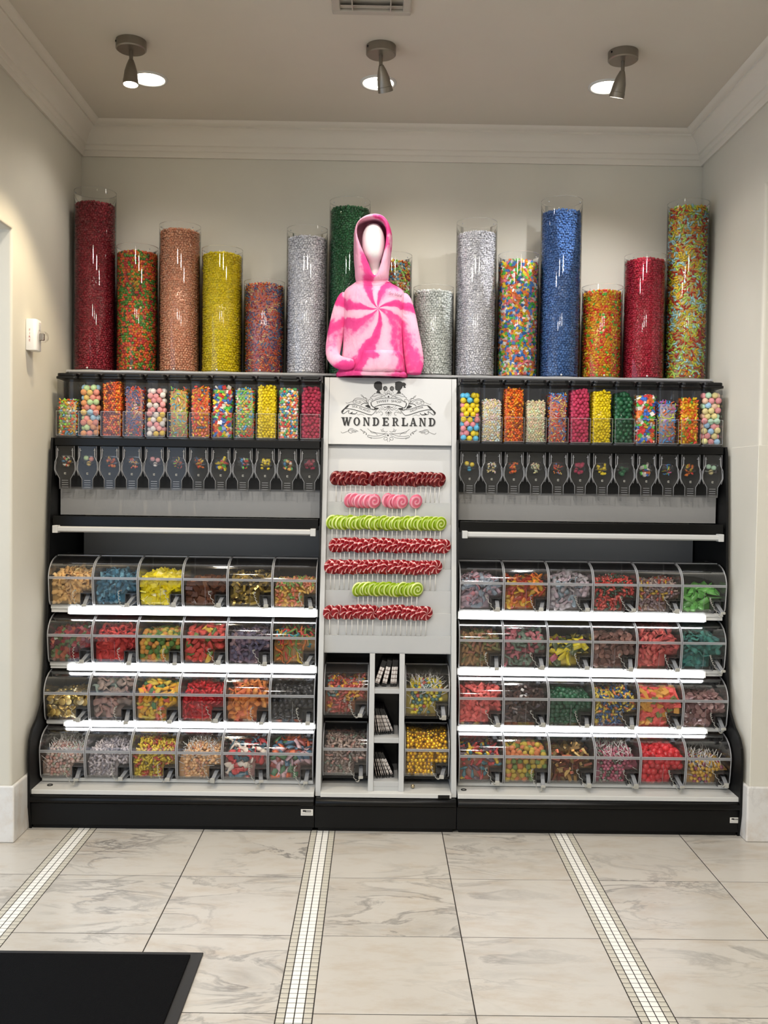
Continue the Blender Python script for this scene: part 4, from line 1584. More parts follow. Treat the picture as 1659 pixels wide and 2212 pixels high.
def rrect(hw, y0, y1, rad, n=4):
    out = []
    for cx_, cy_, a in ((hw - rad, y0 + rad, -math.pi / 2), (hw - rad, y1 - rad, 0), (-hw + rad, y1 - rad, math.pi / 2), (-hw + rad, y0 + rad, math.pi)):
        out += [(cx_ + rad * math.cos(a + math.pi / 2 * k / n), cy_ + rad * math.sin(a + math.pi / 2 * k / n)) for k in range(n + 1)]
    return out


def shell_z(poly, zs):
    n = len(poly)
    v = [(x, y, z) for z in zs for x, y in poly]
    f = [(j * n + i, j * n + (i + 1) % n, (j + 1) * n + (i + 1) % n, (j + 1) * n + i) for j in range(len(zs) - 1) for i in range(n)]
    return MB().add(v, f)


OUT = rrect(DW, .0, .135, .016)
DM = {}
DM['hopper'] = shell_z(OUT, [.037, .300]).mesh('hopper', 'clear_disp', angle=0.7)
m = MB()
m.prism_z(rrect(DW + .0022, -.003, .137, .018), .036, .044)
DM['hopper_base'] = m.mesh('hopper_base', 'clear_smoke', bev=.001, seg=1)
m = MB().prism_z(rrect(DW + .0035, -.005, .139, .020), .302, .314)
m.prism_z(rrect(DW - .002, -.001, .134, .018), .314, .328)
DM['lid'] = m.mesh('lid', 'black_plastic', bev=.003)
DM['label_holder'] = MB().box(-.0435, .0435, -.009, -.007, .047, .156).mesh('label_holder', 'clear_disp')
m = MB()
for x0, x1, z0, z1 in ((-.0435, .0435, .155, .1572), (-.0435, .0435, .0455, .0475), (-.0445, -.0432, .0455, .1572), (.0432, .0445, .0455, .1572)):
    m.box(x0, x1, -.0098, -.006, z0, z1)
DM['holder_edge'] = m.mesh('holder_edge', 'clear_edge')
# chute: box, rounded shoulders, funnel and ribbed spout
sil = [(-.041, -.002), (-.041, -.078), (-.044, -.092), (-.0435, -.112), (-.036, -.130), (-.0245, -.150), (-.0245, -.196)]
sil = sil + [(-x, z) for x, z in reversed(sil)]
n = len(sil)
v = [(x, -.016, z) for x, z in sil] + [(x, .030, z) for x, z in sil]
f = [tuple(range(n))] + [(i, i + n, (i + 1) % n + n, (i + 1) % n) for i in range(n) if i not in (6, n - 1)]
DM['chute'] = MB().add(v, f).mesh('chute', 'clear_chute')
half_ = [(x, -.0165, z) for x, z in sil[:7]]
DM['chute_edge'] = MB().tube(half_, .0016, 4).tube([(-x, y, z) for x, y, z in half_], .0016, 4).mesh('chute_edge', 'clear_edge', True)
m = MB()
for kz in (-.158, -.168, -.178, -.188):
    m.box(-.014, .014, -.0185, -.016, kz, kz + .0022)
DM['spout_rib'] = m.mesh('spout_rib', 'clear_edge')
m = MB().lathe([(.0005, -.028), (.019, -.028), (.022, -.023), (.022, .023), (.019, .028), (.0005, .028)], 20)
me = m.mesh('metering_wheel', 'clear_chute', angle=0.6)
me.transform(Matrix.Rotation(math.pi / 2, 4, 'Y'))
me.transform(Matrix.Translation((0, .007, -.062)))
DM['metering_wheel'] = me
m = MB()
for sx in (-1, 1):
    m.tube([(sx * .033, -.019, -.012), (sx * .034, -.021, -.050), (sx * .042, -.021, -.068), (sx * .046, -.019, -.075), (sx * .0475, -.018, -.108), (sx * .040, -.018, -.135)], .0022, 6)
    m.lathe([(.0005, -.003), (.005, -.003), (.005, 0)], 10, (sx * .032, -.018, -.020))
DM['lever'] = m.mesh('lever', 'clear_edge', True)
m = MB().box(-.004, .004, -.019, -.0165, -.124, -.121).box(-.004, -.0025, -.019, -.0165, -.130, -.121).box(-.004, .004, -.019, -.0165, -.130, -.127)
DM['latch'] = m.mesh('latch', 'cord_grey')

DISP = [
    [('star', .0155, 'ece6d6*3 d8a820*3 c04a24*3 4a80a0*2 6aa03c*2', .46, 'candy_gloss', 'coloured star candies, barely half full', .2),
     ('gumball', .0285, '92a878*2 c88070*2 cf9060*2 c9ac5c 7c9cac*2', .82, 'candy_sugar', 'pastel gumballs beside the star candies', 0),
     ('lentil', .0125, 'b04818*4 c87820*2 5a2414*3 d09a38', .86, 'candy_gloss', 'orange and brown lentils beside the pastel gumballs', .2),
     ('bone', .0150, 'c04a30*3 3a4a70*3 d8b06a 305a40 e0d8c8', .72, 'candy_gloss', 'red and navy bone candies', .3),
     ('gumball', .0270, 'd8d0c8*3 c98a88*3 c8a838*2 b87878', .80, 'candy_sugar', 'white, pink and yellow gumballs', 0),
     ('banana', .0180, 'c85a48*2 d8c03a*2 3a7a9a*2 7aa83a*2 d88a3a*2', .70, 'candy_gloss', 'neon curved candies in mixed colours', .3),
     ('oval', .0160, 'd86a2a*3 e0b030*3 c83a30*2 3a4a60*2 d87a6a', .84, 'candy_gloss', 'orange, yellow and navy oval candies', .2),
     ('chiclet', .0165, 'c03a34*3 d8c030*2 2f4f86*3 3a8a34*2 e8e0d0*2 d07a34', .84, 'candy_gloss', 'bright square gum pieces beside the orange ovals', .1),
     ('star', .0150, '3a80b0*3 5aa040*3 c83c30*2 e0c040*2 f0ead8', .80, 'candy_gloss', 'blue and green star candies', .2),
     ('bean', .0155, 'dcc410*3 cbb20a', .86, 'candy_gloss', 'yellow jelly beans, second from the white tower', 0),
     ('ball', .0130, 'c8c0b8*2 c85a3a*2 d8a850*2 2f5f80*2 3f7a4a*2 8a2a3a', .80, 'candy_gloss', 'tiny multicoloured balls', .1),
     ('drop', .0190, '7a1830*3 6a1228', .80, 'candy_sugar', 'dark cherry drops beside the white tower', 0)],
    [('gumball', .0270, 'd0b81c*4 c87880*2 3f86a4*2', .86, 'candy_gloss', 'yellow, pink and blue gumballs', 0),
     ('oval', .0120, 'c8b898*2 b8a0a0*2 98a8a8*2 d0c080*2', .62, 'candy_sugar', 'pale pastel candy bits, second from the tower', .1),
     ('lentil', .0130, 'b84c14*4 c88420*2 60260f*2', .92, 'candy_gloss', 'orange lentils filled near the top', .1),
     ('oval', .0120, 'd0c0a0*2 a8b498*2 d8b8a0*2 c8c088', .56, 'candy_sugar', 'pale green and cream candy bits', .1),
     ('bone', .0150, 'c83e28*3 2f5f9a*3 e0c468*2 6a2430*2 d87a30*2 e8e0d0', .78, 'candy_gloss', 'vivid red, blue and yellow bone candies', .3),
     ('drop', .0190, '8c2440*3 7c1c36', .84, 'candy_sugar', 'raspberry red drops', 0),
     ('bean', .0155, 'e2ca12*3 d2b80c', .84, 'candy_gloss', 'yellow jelly beans, seventh from the tower', 0),
     ('drop', .0230, '143c26*3 1a4a2e', .78, 'candy_gloss', 'dark green round candies', 0),
     ('chiclet', .0170, 'e8e2d8*3 2f58a0*3 d07030*3 3f8a34*2 c03a3a*2 d8c038', .74, 'candy_gloss', 'white, blue and orange square gum pieces', .1),
     ('banana', .0185, 'd0508a 3f86c0*3 b8c83a*2 d86a30*2 7a5aa0', .58, 'candy_gloss', 'blue, lime and pink curved candies', .4),
     ('oval', .0175, 'd87020*4 e0bc28*3 c03424*2 3f7f30', .68, 'candy_gloss', 'orange and yellow oval candies', .2),
     ('gumball', .0290, 'c9a890 c9bc84*2 94b49c*2 bc7c80*2 86a8c4', .86, 'candy_sugar', 'pastel gumballs beside the cool white wall', 0)],
]
FILLY = [[864.5, 825.7, 826.7, 837.6, 830.7, 840.6, 837, 838, 839, 836, 841, 839],
         [845, 864.6, 841, 867.6, 851.7, 845, 847.7, 851.7, 856.7, 868.6, 861.7, 844.8]]     # where the candy ends in each hopper
gum_me = {}
for b in (0, 1):
    for i, (kind, size, pl_, fill, mat, what, clump) in enumerate(DISP[b]):
        r = np.random.default_rng(300 + b * 20 + i)
        cx_ = BAYX[b] + (-5.5 + i) * .1003
        loc = (cx_, .285, 1.650)
        t = thing('candy_dispenser', clip_words('clear gravity dispenser of ' + what), 'candy dispenser', loc, group='gravity candy dispensers')
        for nm in ('hopper', 'hopper_base', 'lid', 'label_holder', 'chute', 'metering_wheel', 'lever', 'latch'):
            q = link(nm, DM[nm], t)
            if nm == 'label_holder':
                link('holder_edge', DM['holder_edge'], q)
            if nm == 'chute':
                link('chute_edge', DM['chute_edge'], q)
                link('spout_rib', DM['spout_rib'], q)
        z0, z1 = .046, float(at(829.5 + (cx_ + .055) * 474, FILLY[b][i], .29)[2]) - 1.650
        if kind == 'gumball':
            key = (mat, round(size, 4))
            if key not in gum_me:
                gum_me[key] = shape_mesh('bigball', mat, size)
            pl2 = pal(pl_)
            rowi, z = 0, z0 + size / 2 + .0005
            spots = []
            while z + size * .3 < z1:
                if rowi % 2 == 0:
                    xs_ = [-.029, .000, .029]
                else:
                    xs_ = [-.0145, .0145]
                for x in xs_:
                    spots.append((x + r.normal() * .0012, .003 + size / 2 + (abs(x) < .001) * .001 + (rowi % 2) * .004 + r.random() * .004, z + r.normal() * .002))
                if rowi % 2:
                    for x in (-.031, .031):
                        spots.append((x, .003 + size * 1.25, z))
                for x in (-.018, .018):
                    spots.append((x, .003 + size * 1.75 + r.random() * .004, z))
                rowi += 1
                z += size * .80
            cs = pick_colors(pl2, np.array(spots), r)
            for p_, c in zip(spots, cs):
                o = link('gumball', gum_me[key], None, (loc[0] + p_[0], loc[1] + p_[1], loc[2] + p_[2]))
                o.color = (*c, 1)
                o.rotation_euler = tuple(r.random(3) * 6)
                tag(o, clip_words('%s gumball inside the clear dispenser of %s' % (color_word(c), what)), 'gumball', 'gumballs in the dispenser of ' + what)
            wp = np.array([[-.012, .004, -.055], [.012, .004, -.060], [.0, .006, -.080]])
            wc = pick_colors(pl2, wp, r)
            o = link('chute_candy', scatter_mesh('chute_candy', [('bigball', wp, rand_rot(3, r), np.full(3, size * .8), wc)], mat), None, loc)
            tag(o, 'gumballs in the chute below the ' + what, 'candy', None, 'stuff')
            continue
        dz, ds = size * .76, size * .88
        path = [(-DW + .002 + size * .45, .075), (-DW + .002 + size * .45, .003 + size * .5 + .012), (-DW + .012 + size * .45, .003 + size * .48), (DW - .012 - size * .45, .003 + size * .48), (DW - .002 - size * .45, .003 + size * .5 + .012), (DW - .002 - size * .45, .075)]
        tot = np.linalg.norm(np.diff(np.array(path), axis=0), axis=1).sum()
        na = int(tot / ds)
        P = []
        for a_ in range(int((z1 - z0) / dz)):
            q = interp(path, na) + r.normal(size=(na, 2)) * size * .08
            if a_ % 2:
                q = (q[:-1] + q[1:]) / 2
            q[:, 1] = np.maximum(q[:, 1], .003 + size * .45)
            P.append(np.column_stack([q, z0 + size * .4 + a_ * dz + r.normal(size=len(q)) * dz * .18]))
        nt_ = int(.085 * .10 / size ** 2 * 1.3)
        P.append(np.column_stack([(r.random(nt_) - .5) * 2 * (DW - .004 - size * .5), .004 + size * .5 + r.random(nt_) * .11, np.full(nt_, z1) + r.normal(size=nt_) * .003]))
        P = np.vstack(P)
        P[:, 0] = np.clip(P[:, 0], -DW + .002 + size * .5, DW - .002 - size * .5)
        # a little in the chute
        nc = max(7, int(.0042 / size ** 2))
        P = np.vstack([P, np.column_stack([(r.random(nc) - .5) * .036, .000 + r.random(nc) * .012, -.050 - r.random(nc) * .045])])
        rgb = pick_colors(pal(pl_), P, r, clump)
        s = size * (1.05 + r.normal(size=len(P)) * .05)
        rot = rand_rot(len(P), r)

        def lim(W):
            hop = P0[:, 2] > .03
            x = W[..., 0]
            sx_ = np.maximum(0, -DW + .0015 - x.min(1)) - np.maximum(0, x.max(1) - DW + .0015)
            sy_ = np.where(hop, np.maximum(0, .0015 - W[..., 1].min(1)), np.maximum(0, -.0145 - W[..., 1].min(1)))
            sz_ = np.where(hop, np.maximum(0, .0452 - W[..., 2].min(1)), 0)
            return np.stack([sx_, sy_, sz_], 1)

        P0 = P
        P = nudge(kind, P, rot, s, lim)
        P0 = P
        core = MB().box(-DW + .003 + size * .6, DW - .003 - size * .6, .004 + size * .62, .125, z0, z1 - size * .5)
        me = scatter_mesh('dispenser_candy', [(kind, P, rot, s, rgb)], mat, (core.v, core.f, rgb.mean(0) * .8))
        o = link('dispenser_candy', me, None, loc)
        tag(o, 'small candies in the dispenser of ' + what, 'candy', None, 'stuff')

# ------------------------------------------------------------------ mannequin and hoodie on top of the tower
HO = np.array([-.075, .385, 1.986])


def hp(cx_, cy_, Y=.36):
    p = at(690 + cx_ * .16725, 450 + cy_ * .16727, Y)
    return p[0] - HO[0], p[2] - HO[2]


def loft(rings, name, mat, parent, cap0=False, cap1=True, sub=1, closed=True):
    n = len(rings[0])
    v = [p for rg in rings for p in rg]
    f = [(j * n + i, j * n + (i + 1) % n, (j + 1) * n + (i + 1) % n, (j + 1) * n + i) for j in range(len(rings) - 1) for i in range(n if closed else n - 1)]
    if cap0:
        f.append(tuple(reversed(range(n))))
    if cap1:
        f.append(tuple(range((len(rings) - 1) * n, len(rings) * n)))
    o = MB().add(v, f).build(name, mat, parent, smooth=True)
    if sub:
        md = o.modifiers.new('soft', 'SUBSURF')
        md.levels = md.render_levels = sub
    return o


def sup(cx_, cy_, z, hw, hd, n=32, e=2.4, ph=0.0, amp=0.0, k=7):
    out = []
    for i in range(n):
        a = 2 * math.pi * i / n
        c, s = math.cos(a), math.sin(a)
        w_ = 1 + amp * math.sin(k * a + ph)
        out.append((cx_ + hw * w_ * math.copysign(abs(c) ** (2 / e), c), cy_ + hd * w_ * math.copysign(abs(s) ** (2 / e), s), z))
    return out


hd_ = thing('hoodie', 'pink tie-dye pullover hoodie with raised hood on a white mannequin', 'hoodie', tuple(HO))
TOR = [(2192, 250, 1105, .080), (2150, 222, 1132, .090), (2080, 238, 1122, .094), (1980, 268, 1108, .094), (1850, 296, 1085, .092), (1700, 306, 1074, .091), (1500, 310, 1072, .092), (1300, 302, 1085, .092),
       (1180, 300, 1105, .088), (1090, 306, 1106, .078), (1030, 335, 1085, .068), (990, 400, 1000, .060), (955, 450, 930, .055), (930, 475, 905, .052)]
rings = []
torso_rows = []
for j, (cy_, l_, r_, dp) in enumerate(TOR):
    xl, z = hp(l_, cy_)
    xr, _ = hp(r_, cy_)
    rings.append(sup((xl + xr) / 2, 0, max(z, .0015), (xr - xl) / 2, dp, 36, 2.35, j * .7, .012 if j < 9 else 0))
    torso_rows.append((max(z, .0015), (xl + xr) / 2, (xr - xl) / 2, dp))
loft(rings, 'torso', 'tie_dye', hd_, cap1=False)
torso_rows.sort()
TZ = np.array([t[0] for t in torso_rows])


def torso_front(x, z, off=0.004):
    c, hw, dp = (np.interp(z, TZ, np.array([t[k] for t in torso_rows])) for k in (1, 2, 3))
    u = min(abs((x - c) / hw), .98)
    return -dp * (1 - u ** 2.35) ** (1 / 2.35) - off


def sleeve(pts, name='sleeve'):
    """pts: (cx, cy, radius in drawing units, y, flatten)"""
    P = []
    R_ = []
    for cx_, cy_, rad, y, fl_ in pts:
        x, z = hp(cx_, cy_)
        P.append(np.array([x, y, z]))
        R_.append((rad * .00036, fl_))
    rings = []
    up = np.array([0, 1.0, 0])
    for i, p in enumerate(P):
        d = P[min(i + 1, len(P) - 1)] - P[max(i - 1, 0)]
        d /= np.linalg.norm(d)
        s = np.cross(d, up)
        s /= np.linalg.norm(s)
        t = np.cross(s, d)
        rd, fl_ = R_[i]
        rings.append([p + s * math.cos(a) * rd * (1 + .05 * math.sin(3 * a + i * 1.3)) + t * math.sin(a) * rd * fl_ for a in np.linspace(0, 2 * math.pi, 20, endpoint=False)])
    return loft(rings, name, 'tie_dye', hd_, cap0=True, cap1=True)


sleeve([(350, 1075, 60, .0, .9), (300, 1160, 84, -.004, .8), (262, 1300, 92, -.008, .75), (232, 1480, 100, -.010, .75), (200, 1680, 108, -.012, .8), (172, 1830, 100, -.022, .8), (170, 1930, 92, -.045, .8), (240, 2010, 92, -.075, .75), (360, 2040, 84, -.092, .6), (470, 2030, 62, -.096, .4)])
sleeve([(1060, 1085, 60, .0, .9), (1110, 1170, 80, -.004, .8), (1130, 1300, 96, -.006, .75), (1160, 1480, 110, -.008, .72), (1190, 1680, 120, -.010, .72), (1212, 1860, 128, -.014, .72), (1226, 2010, 124, -.022, .72), (1222, 2090, 104, -.028, .7), (1224, 2120, 96, -.03, .6), (1222, 2150, 98, -.032, .6)])

# hood: a shell around the face opening
Oc = [(700, 72), (820, 92), (890, 170), (935, 300), (944, 400), (930, 560), (915, 700), (897, 850), (905, 965), (720, 985), (455, 975), (462, 850), (445, 700), (440, 560), (440, 420), (450, 280), (500, 180), (590, 100)]
Ic = [(690, 160), (780, 170), (838, 230), (862, 330), (852, 470), (830, 580), (800, 690), (762, 820), (724, 925), (713, 945), (702, 925), (650, 760), (600, 640), (545, 520), (505, 420), (485, 320), (500, 230), (570, 180)]
cen = np.array([690., 520.])


def polar(poly, n=44):
    P = np.array(catmull(poly, 6, True)) - cen
    a = np.unwrap(np.arctan2(P[:, 0], -P[:, 1]))
    rr = np.hypot(P[:, 0], P[:, 1])
    o = np.argsort(a)
    a, rr = a[o], rr[o]
    A = np.linspace(0, 2 * math.pi, n, endpoint=False)
    return A, np.interp(A, np.r_[a - 2 * math.pi, a, a + 2 * math.pi], np.r_[rr, rr, rr])


A_, RO = polar(Oc)
_, RI = polar(Ic)


def hring(rad, y, sway=0.0):
    out = []
    for k, (a, q) in enumerate(zip(A_, rad)):
        x, z = hp(cen[0] + q * math.sin(a), cen[1] - q * math.cos(a))
        yy = y + sway * (z - .45)
        out.append((x, yy, z))
    return out


mid = lambda t: RI + (RO - RI) * t
inr = [(x, .045 if c_ > .2 else (-.03 if c_ < -.35 else -.03 + (c_ + .35) / .55 * .075), z) for (x, y, z), c_ in zip(hring(np.maximum(RI * 1.10, RI + 12), 0), np.cos(A_))]
hr = [inr, [(x, -.015 if c_ > 0 else (-.05 if c_ < -.4 else -.015 + c_ * .0875), z) for (x, y, z), c_ in zip(hring(RI * 1.04, 0), np.cos(A_))], hring(RI, -.058, -.02), hring(mid(.12), -.073, -.02), hring(mid(.45), -.076, -.02), hring(mid(.8), -.058), hring(RO, -.018), hring(RO, .028), hring(RO * .93, .062), hring(RO * .70, .088), hring(RO * .3, .098)]
loft(hr, 'hood', 'tie_dye', hd_, cap0=False, cap1=True)

# pocket
pk = [[], []]
nx, nz_ = 12, 6
v, f = [], []
for j in range(nz_ + 1):
    t = j / nz_
    cy_ = 1862 + (2120 - 1862) * t
    l_ = 575 + (455 - 575) * t ** 1.3
    r_ = 1052 + (1112 - 1052) * t
    for i in range(nx + 1):
        x, z = hp(l_ + (r_ - l_) * i / nx, cy_ + 22 * math.sin(math.pi * i / nx) * (t - .3))
        v.append((x, torso_front(x, z, .005 + .010 * math.sin(math.pi * i / nx) * math.sin(math.pi * (.15 + .7 * t))), z))
for j in range(nz_):
    for i in range(nx):
        k = j * (nx + 1) + i
        f.append((k, k + 1, k + nx + 2, k + nx + 1))
po = MB().add(v, f).build('pocket', 'tie_dye', hd_, smooth=True)
md = po.modifiers.new('cloth', 'SOLIDIFY')
md.thickness = .003
# hem band, gathered
hem = []
for j, (z, g_) in enumerate(((.002, .98), (.010, 1.03), (.020, 1.02), (.026, .97))):
    x0, _ = hp(222, 2150)
    x1, _ = hp(1132, 2150)
    hem.append(sup((x0 + x1) / 2, -.004, z, (x1 - x0) / 2 * g_, .092 * g_, 60, 2.3, j * .4, .02, 13))
loft(hem, 'hem_band', 'tie_dye', hd_, cap1=False)
# embroidered script on the chest
tv, tf = text_mesh('Sea Island', 0.45)
sx = .18 * 1.0 * 180 * .00036 / .18
v = []
for x, y in tv:
    cx_ = 895 + x / tv[:, 0].max() * 175
    cy_ = 1148 + (cx_ - 895) * .10 - y / tv[:, 1].max() * 42
    X, Z = hp(cx_, cy_)
    v.append((X, torso_front(X, Z, .0075), Z))
MB().add(v, tf).build('embroidery', 'embroidery', hd_)
# seam lines at the neck and armholes
m = MB()
pts = []
for cx_ in np.linspace(470, 905, 16):
    X, Z = hp(cx_, 962 + 14 * math.sin((cx_ - 470) / 435 * math.pi))
    pts.append((X, torso_front(X, Z, .006) - .012 * math.sin((cx_ - 470) / 435 * math.pi), Z))
m.tube(pts, .0014, 5)
m.build('neck_seam', 'tie_dye', hd_, smooth=True)

mn = thing('mannequin', 'glossy white faceless mannequin bust inside the pink hoodie', 'mannequin', tuple(HO))
rg = []
xc, _ = hp(700, 1500)
for z, hw, dp in ((.004, .10, .060), (.12, .085, .060), (.25, .10, .064), (.34, .105, .055), (.40, .075, .045)):
    rg.append(sup(xc, .004, z, hw, dp, 28, 2.2))
for cy_, hw, dp, cx_, y in ((920, 112, .032, 712, .014), (820, 92, .030, 710, .012), (735, 90, .030, 706, .008), (690, 76, .030, 706, -.010), (672, 84, .036, 705, -.016), (640, 108, .046, 703, -.018), (590, 126, .056, 701, -.016), (520, 142, .064, 699, -.010), (440, 150, .068, 697, -.006), (350, 146, .068, 696, -.004), (270, 124, .060, 697, 0), (215, 92, .046, 699, .004), (190, 56, .028, 700, .006), (180, 14, .008, 700, .008)):
    x, z = hp(cx_, cy_)
    rg.append(sup(x, y, z, hw * .00036, dp, 28, 2.0))
loft(rg, 'body', 'mannequin_white', mn, cap0=True)

# ------------------------------------------------------------------ scoop bins
BW = .0985
FRONT = [(.036, 0), (.022, .005), (.013, .020), (.007, .058), (.002, .100), (0, .125)]
LIDP = [(.0, .128), (.0035, .145), (.014, .166), (.033, .187), (.060, .202), (.095, .212), (.13, .215), (.29, .215)]
BB = .29
KN = .042, .058          # pocket: where it starts across, and its height
fr_hi = [(.007, .058), (.002, .100), (0, .125)]
fr_lo = [(.036, 0), (.022, .005), (.013, .020), (.007, .058)]
BM = {}
BM['front_upper'] = MB().sheet_x(fr_hi, -BW + .002, BW - .002, .0022).mesh('front_panel', 'clear_bin')
BM['front_lower'] = MB().sheet_x(fr_lo, -BW + .002, KN[0], .0022).mesh('front_panel', 'clear_bin')
BM['lid'] = MB().sheet_x(LIDP, -BW + .002, BW - .002, .0022).mesh('lid', 'clear_lid', angle=0.6)
BM['lip'] = MB().box(-BW + .001, BW - .001, -.0045, .003, .1205, .1232).box(-BW + .001, BW - .001, -.0045, .003, .1288, .1315).box(-BW + .001, BW - .001, -.001, .0005, .1235, .1290).mesh('lip', 'clear_lip')
sidep = FRONT + LIDP + [(BB, .215), (BB, 0)]
m = MB()
m.prism_x(sidep, -.001, .001)
BM['side'] = m.mesh('side_panel', 'clear_side')
rp = [(0, y - .0005, z) for y, z in FRONT + LIDP[:-1]]
BM['rim'] = MB().tube(rp, .0027, 6).mesh('rim', 'clear_lip', True)
BM['back'] = MB().box(-BW + .002, BW - .002, BB - .003, BB, .002, .213).mesh('rear_panel', 'dark_board')
m = MB().box(KN[0], KN[0] + .002, .008, .056, .001, KN[1]).box(KN[0], BW - .003, .010, .056, KN[1] - .002, KN[1]).box(KN[0], BW - .003, .054, .056, .001, KN[1])
BM['pocket'] = m.mesh('scoop_pocket', 'clear_smoke')
BM['floor'] = MB().box(-BW + .002, BW - .002, .034, BB - .003, .0003, .0022).mesh('floor_panel', 'clear_bin')
BM['hinge'] = MB().box(-BW + .004, BW - .004, .118, .124, .2155, .2185).mesh('lid_hinge', 'clear_edge')
BM['seam'] = MB().tube([(.0, y - .0008, z) for y, z in FRONT[1:5]], .0008, 4).mesh('seam', 'clear_edge')

TM = {}
for k in range(3):
    lf = (.0, .004, -.006)[k]
    arm1 = MB().sheet_x([(.046, .046), (.020, .040 + lf), (-.016, .024 + lf), (-.030, .019 + lf), (-.036, .012 + lf)], -.0085, .0085, .003)
    TM['arm1', k] = arm1.mesh('arm', 'grey_tong', bev=.0008, seg=1)
    arm2 = MB().sheet_x([(-.036, .012 + lf), (-.030, .006), (.010, .010), (.046, .016)], -.0085, .0085, .003)
    TM['arm2', k] = arm2.mesh('arm', 'grey_tong', bev=.0008, seg=1)
    TM['clip', k] = MB().box(-.010, .010, -.037, -.029, .006, .022 + lf).mesh('clip', 'cord_grey', bev=.0015)
    a0 = np.array([-.046, .000, .072])
    a1 = np.array([-.006, -.034, .014 + lf])
    ctrl = [a0, a0 + [-.004, -.010, -.004], (a0 + a1) / 2 + [(-.012, .010, -.020)[k], -.012, (-.012, -.030, .004)[k]], a1 + [-.010, -.004, (-.008, -.004, -.012)[k]], a1]
    pth = np.array(catmull(ctrl, 22))
    tt = np.linspace(0, 1, len(pth))
    coil = []
    for q, t in zip(pth, tt):
        a = t * 2 * math.pi * 13
        e = .0036 * min(1, max(0, (t - .12) * 8), )
        coil.append(q + np.array([math.cos(a) * e, math.sin(a) * e * .8, math.sin(a) * e * .5]))
    dense = interp(coil, 118)
    TM['cord', k] = MB().tube(dense, .0011, 4).mesh('coiled_cord', 'cord_grey', True)
    TM['peg', k] = MB().lathe([(.0005, -.004), (.0035, -.004), (.004, 0)], 10).mesh('peg', 'cord_grey')

